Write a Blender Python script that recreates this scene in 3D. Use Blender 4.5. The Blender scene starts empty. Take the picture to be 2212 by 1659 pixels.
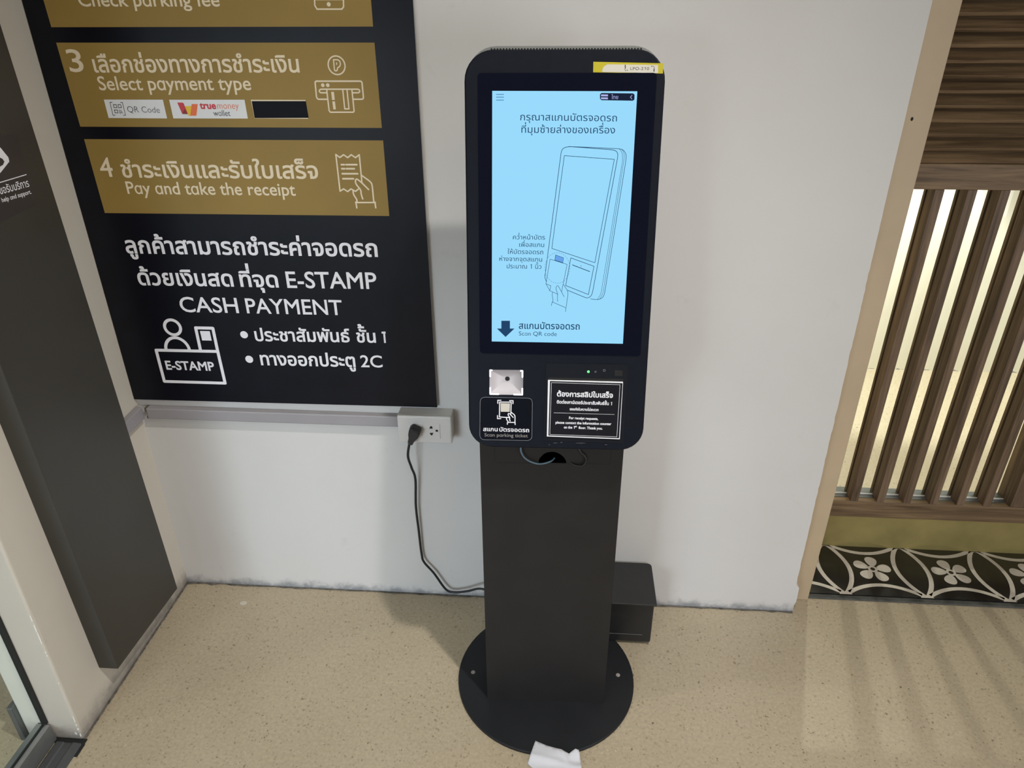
import bpy, math, random
from mathutils import Vector, Matrix
from mathutils import geometry as mgeo

S = bpy.context.scene
COL = S.collection

# ------------------------------------------------------------------ camera
CAM_F, CAM_YAW, CAM_PITCH, CAM_ROLL, CAM_Y, CAM_Z = 1577.5, 0.0759, 0.4856, -0.0059, -1.6442, 1.6
cam_data = bpy.data.cameras.new('camera')
cam = bpy.data.objects.new('camera', cam_data)
COL.objects.link(cam)
cam_data.sensor_fit = 'HORIZONTAL'
cam_data.sensor_width = 36.0
cam_data.lens = CAM_F * 36.0 / 2212.0
cam_data.clip_start = 0.02
cy, sy, cp, sp = math.cos(CAM_YAW), math.sin(CAM_YAW), math.cos(CAM_PITCH), math.sin(CAM_PITCH)
fw = Vector((-sy * cp, cy * cp, -sp)); rt = Vector((cy, sy, 0)); up = rt.cross(fw)
cr, sr = math.cos(CAM_ROLL), math.sin(CAM_ROLL)
rt, up = cr * rt + sr * up, cr * up - sr * rt
mat = Matrix((rt, up, -fw)).transposed().to_4x4()
mat.translation = Vector((0, CAM_Y, CAM_Z))
cam.matrix_world = mat
S.camera = cam

# ------------------------------------------------------------------ world, lights, exposure
S.view_settings.view_transform = 'Standard'
S.view_settings.look = 'None'
S.view_settings.exposure = 0.0
S.view_settings.gamma = 1.0
S.view_settings.use_curve_mapping = False
world = bpy.data.worlds.new('world')
S.world = world
world.use_nodes = True
bg = world.node_tree.nodes['Background']
bg.inputs[0].default_value = (1.0, 0.97, 0.92, 1)
bg.inputs[1].default_value = 0.17


def light(kind, name, loc, energy, colour, size=0.1, target=None, spot=None, size_y=None, spread=None):
    d = bpy.data.lights.new(name, kind)
    d.energy = energy
    d.color = colour
    if kind == 'AREA':
        d.shape = 'RECTANGLE' if size_y else 'DISK'
        d.size = size
        if size_y:
            d.size_y = size_y
        if spread:
            d.spread = math.radians(spread)
    else:
        d.shadow_soft_size = size
    if spot:
        d.spot_size, d.spot_blend = spot
    o = bpy.data.objects.new(name, d)
    COL.objects.link(o)
    o.location = loc
    if target is not None:
        o.rotation_euler = (Vector(target) - Vector(loc)).to_track_quat('-Z', 'Y').to_euler()
    return o


# ceiling downlight, front right: throws the kiosk's shadow to the left
light('SPOT', 'downlight_front', (0.63, -1.26, 3.19), 205, (1.0, 0.96, 0.90), 0.045, (-0.42, -0.85, 0), (1.36, 1.0))
# ceiling downlight outside the glass door on the left
light('SPOT', 'downlight_outside', (-1.62, -0.845, 3.15), 55, (1.0, 0.97, 0.86), 0.05, (-0.95, -0.6, 0), (1.5, 0.9))
# unseen soft fills added behind the viewer: warm overhead, cool from right and left
light('AREA', 'overhead_fill', (0.4, -2.6, 3.2), 14, (1.0, 0.90, 0.70), 2.2, (0.1, -0.6, 0.4), None, 1.2)
light('AREA', 'right_fill', (2.5, -3.1, 0.95), 46, (0.93, 0.95, 1.0), 1.6, (-0.1, 0.0, 0.1), None, 1.4)  # added fill, set aside to stay out of the display reflection
light('AREA', 'left_fill', (-1.75, -3.4, 0.85), 7.5, (0.80, 0.87, 1.0), 1.3, (-0.68, 0.0, 0.2), None, 1.3, 46)  # added fill, narrow spread keeps it off the slat sides
# lamp inside the shop behind the wooden screen, and its wall washer
light('SPOT', 'shop_lamp', (1.2, 1.45, 2.7), 62, (1.0, 0.96, 0.84), 0.02, (1.1, 0.1, 0.0), (2.3, 0.5))
light('SPOT', 'shop_wall_washer', (1.35, 1.15, 1.5), 95, (1.0, 0.98, 0.92), 0.05, (1.5, 1.65, 0.2), (1.1, 0.4))
light('AREA', 'shop_ceiling_panel', (2.5, 1.05, 2.9), 88, (1.0, 0.98, 0.93), 1.2, (1.6, 1.2, 0), None)

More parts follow.
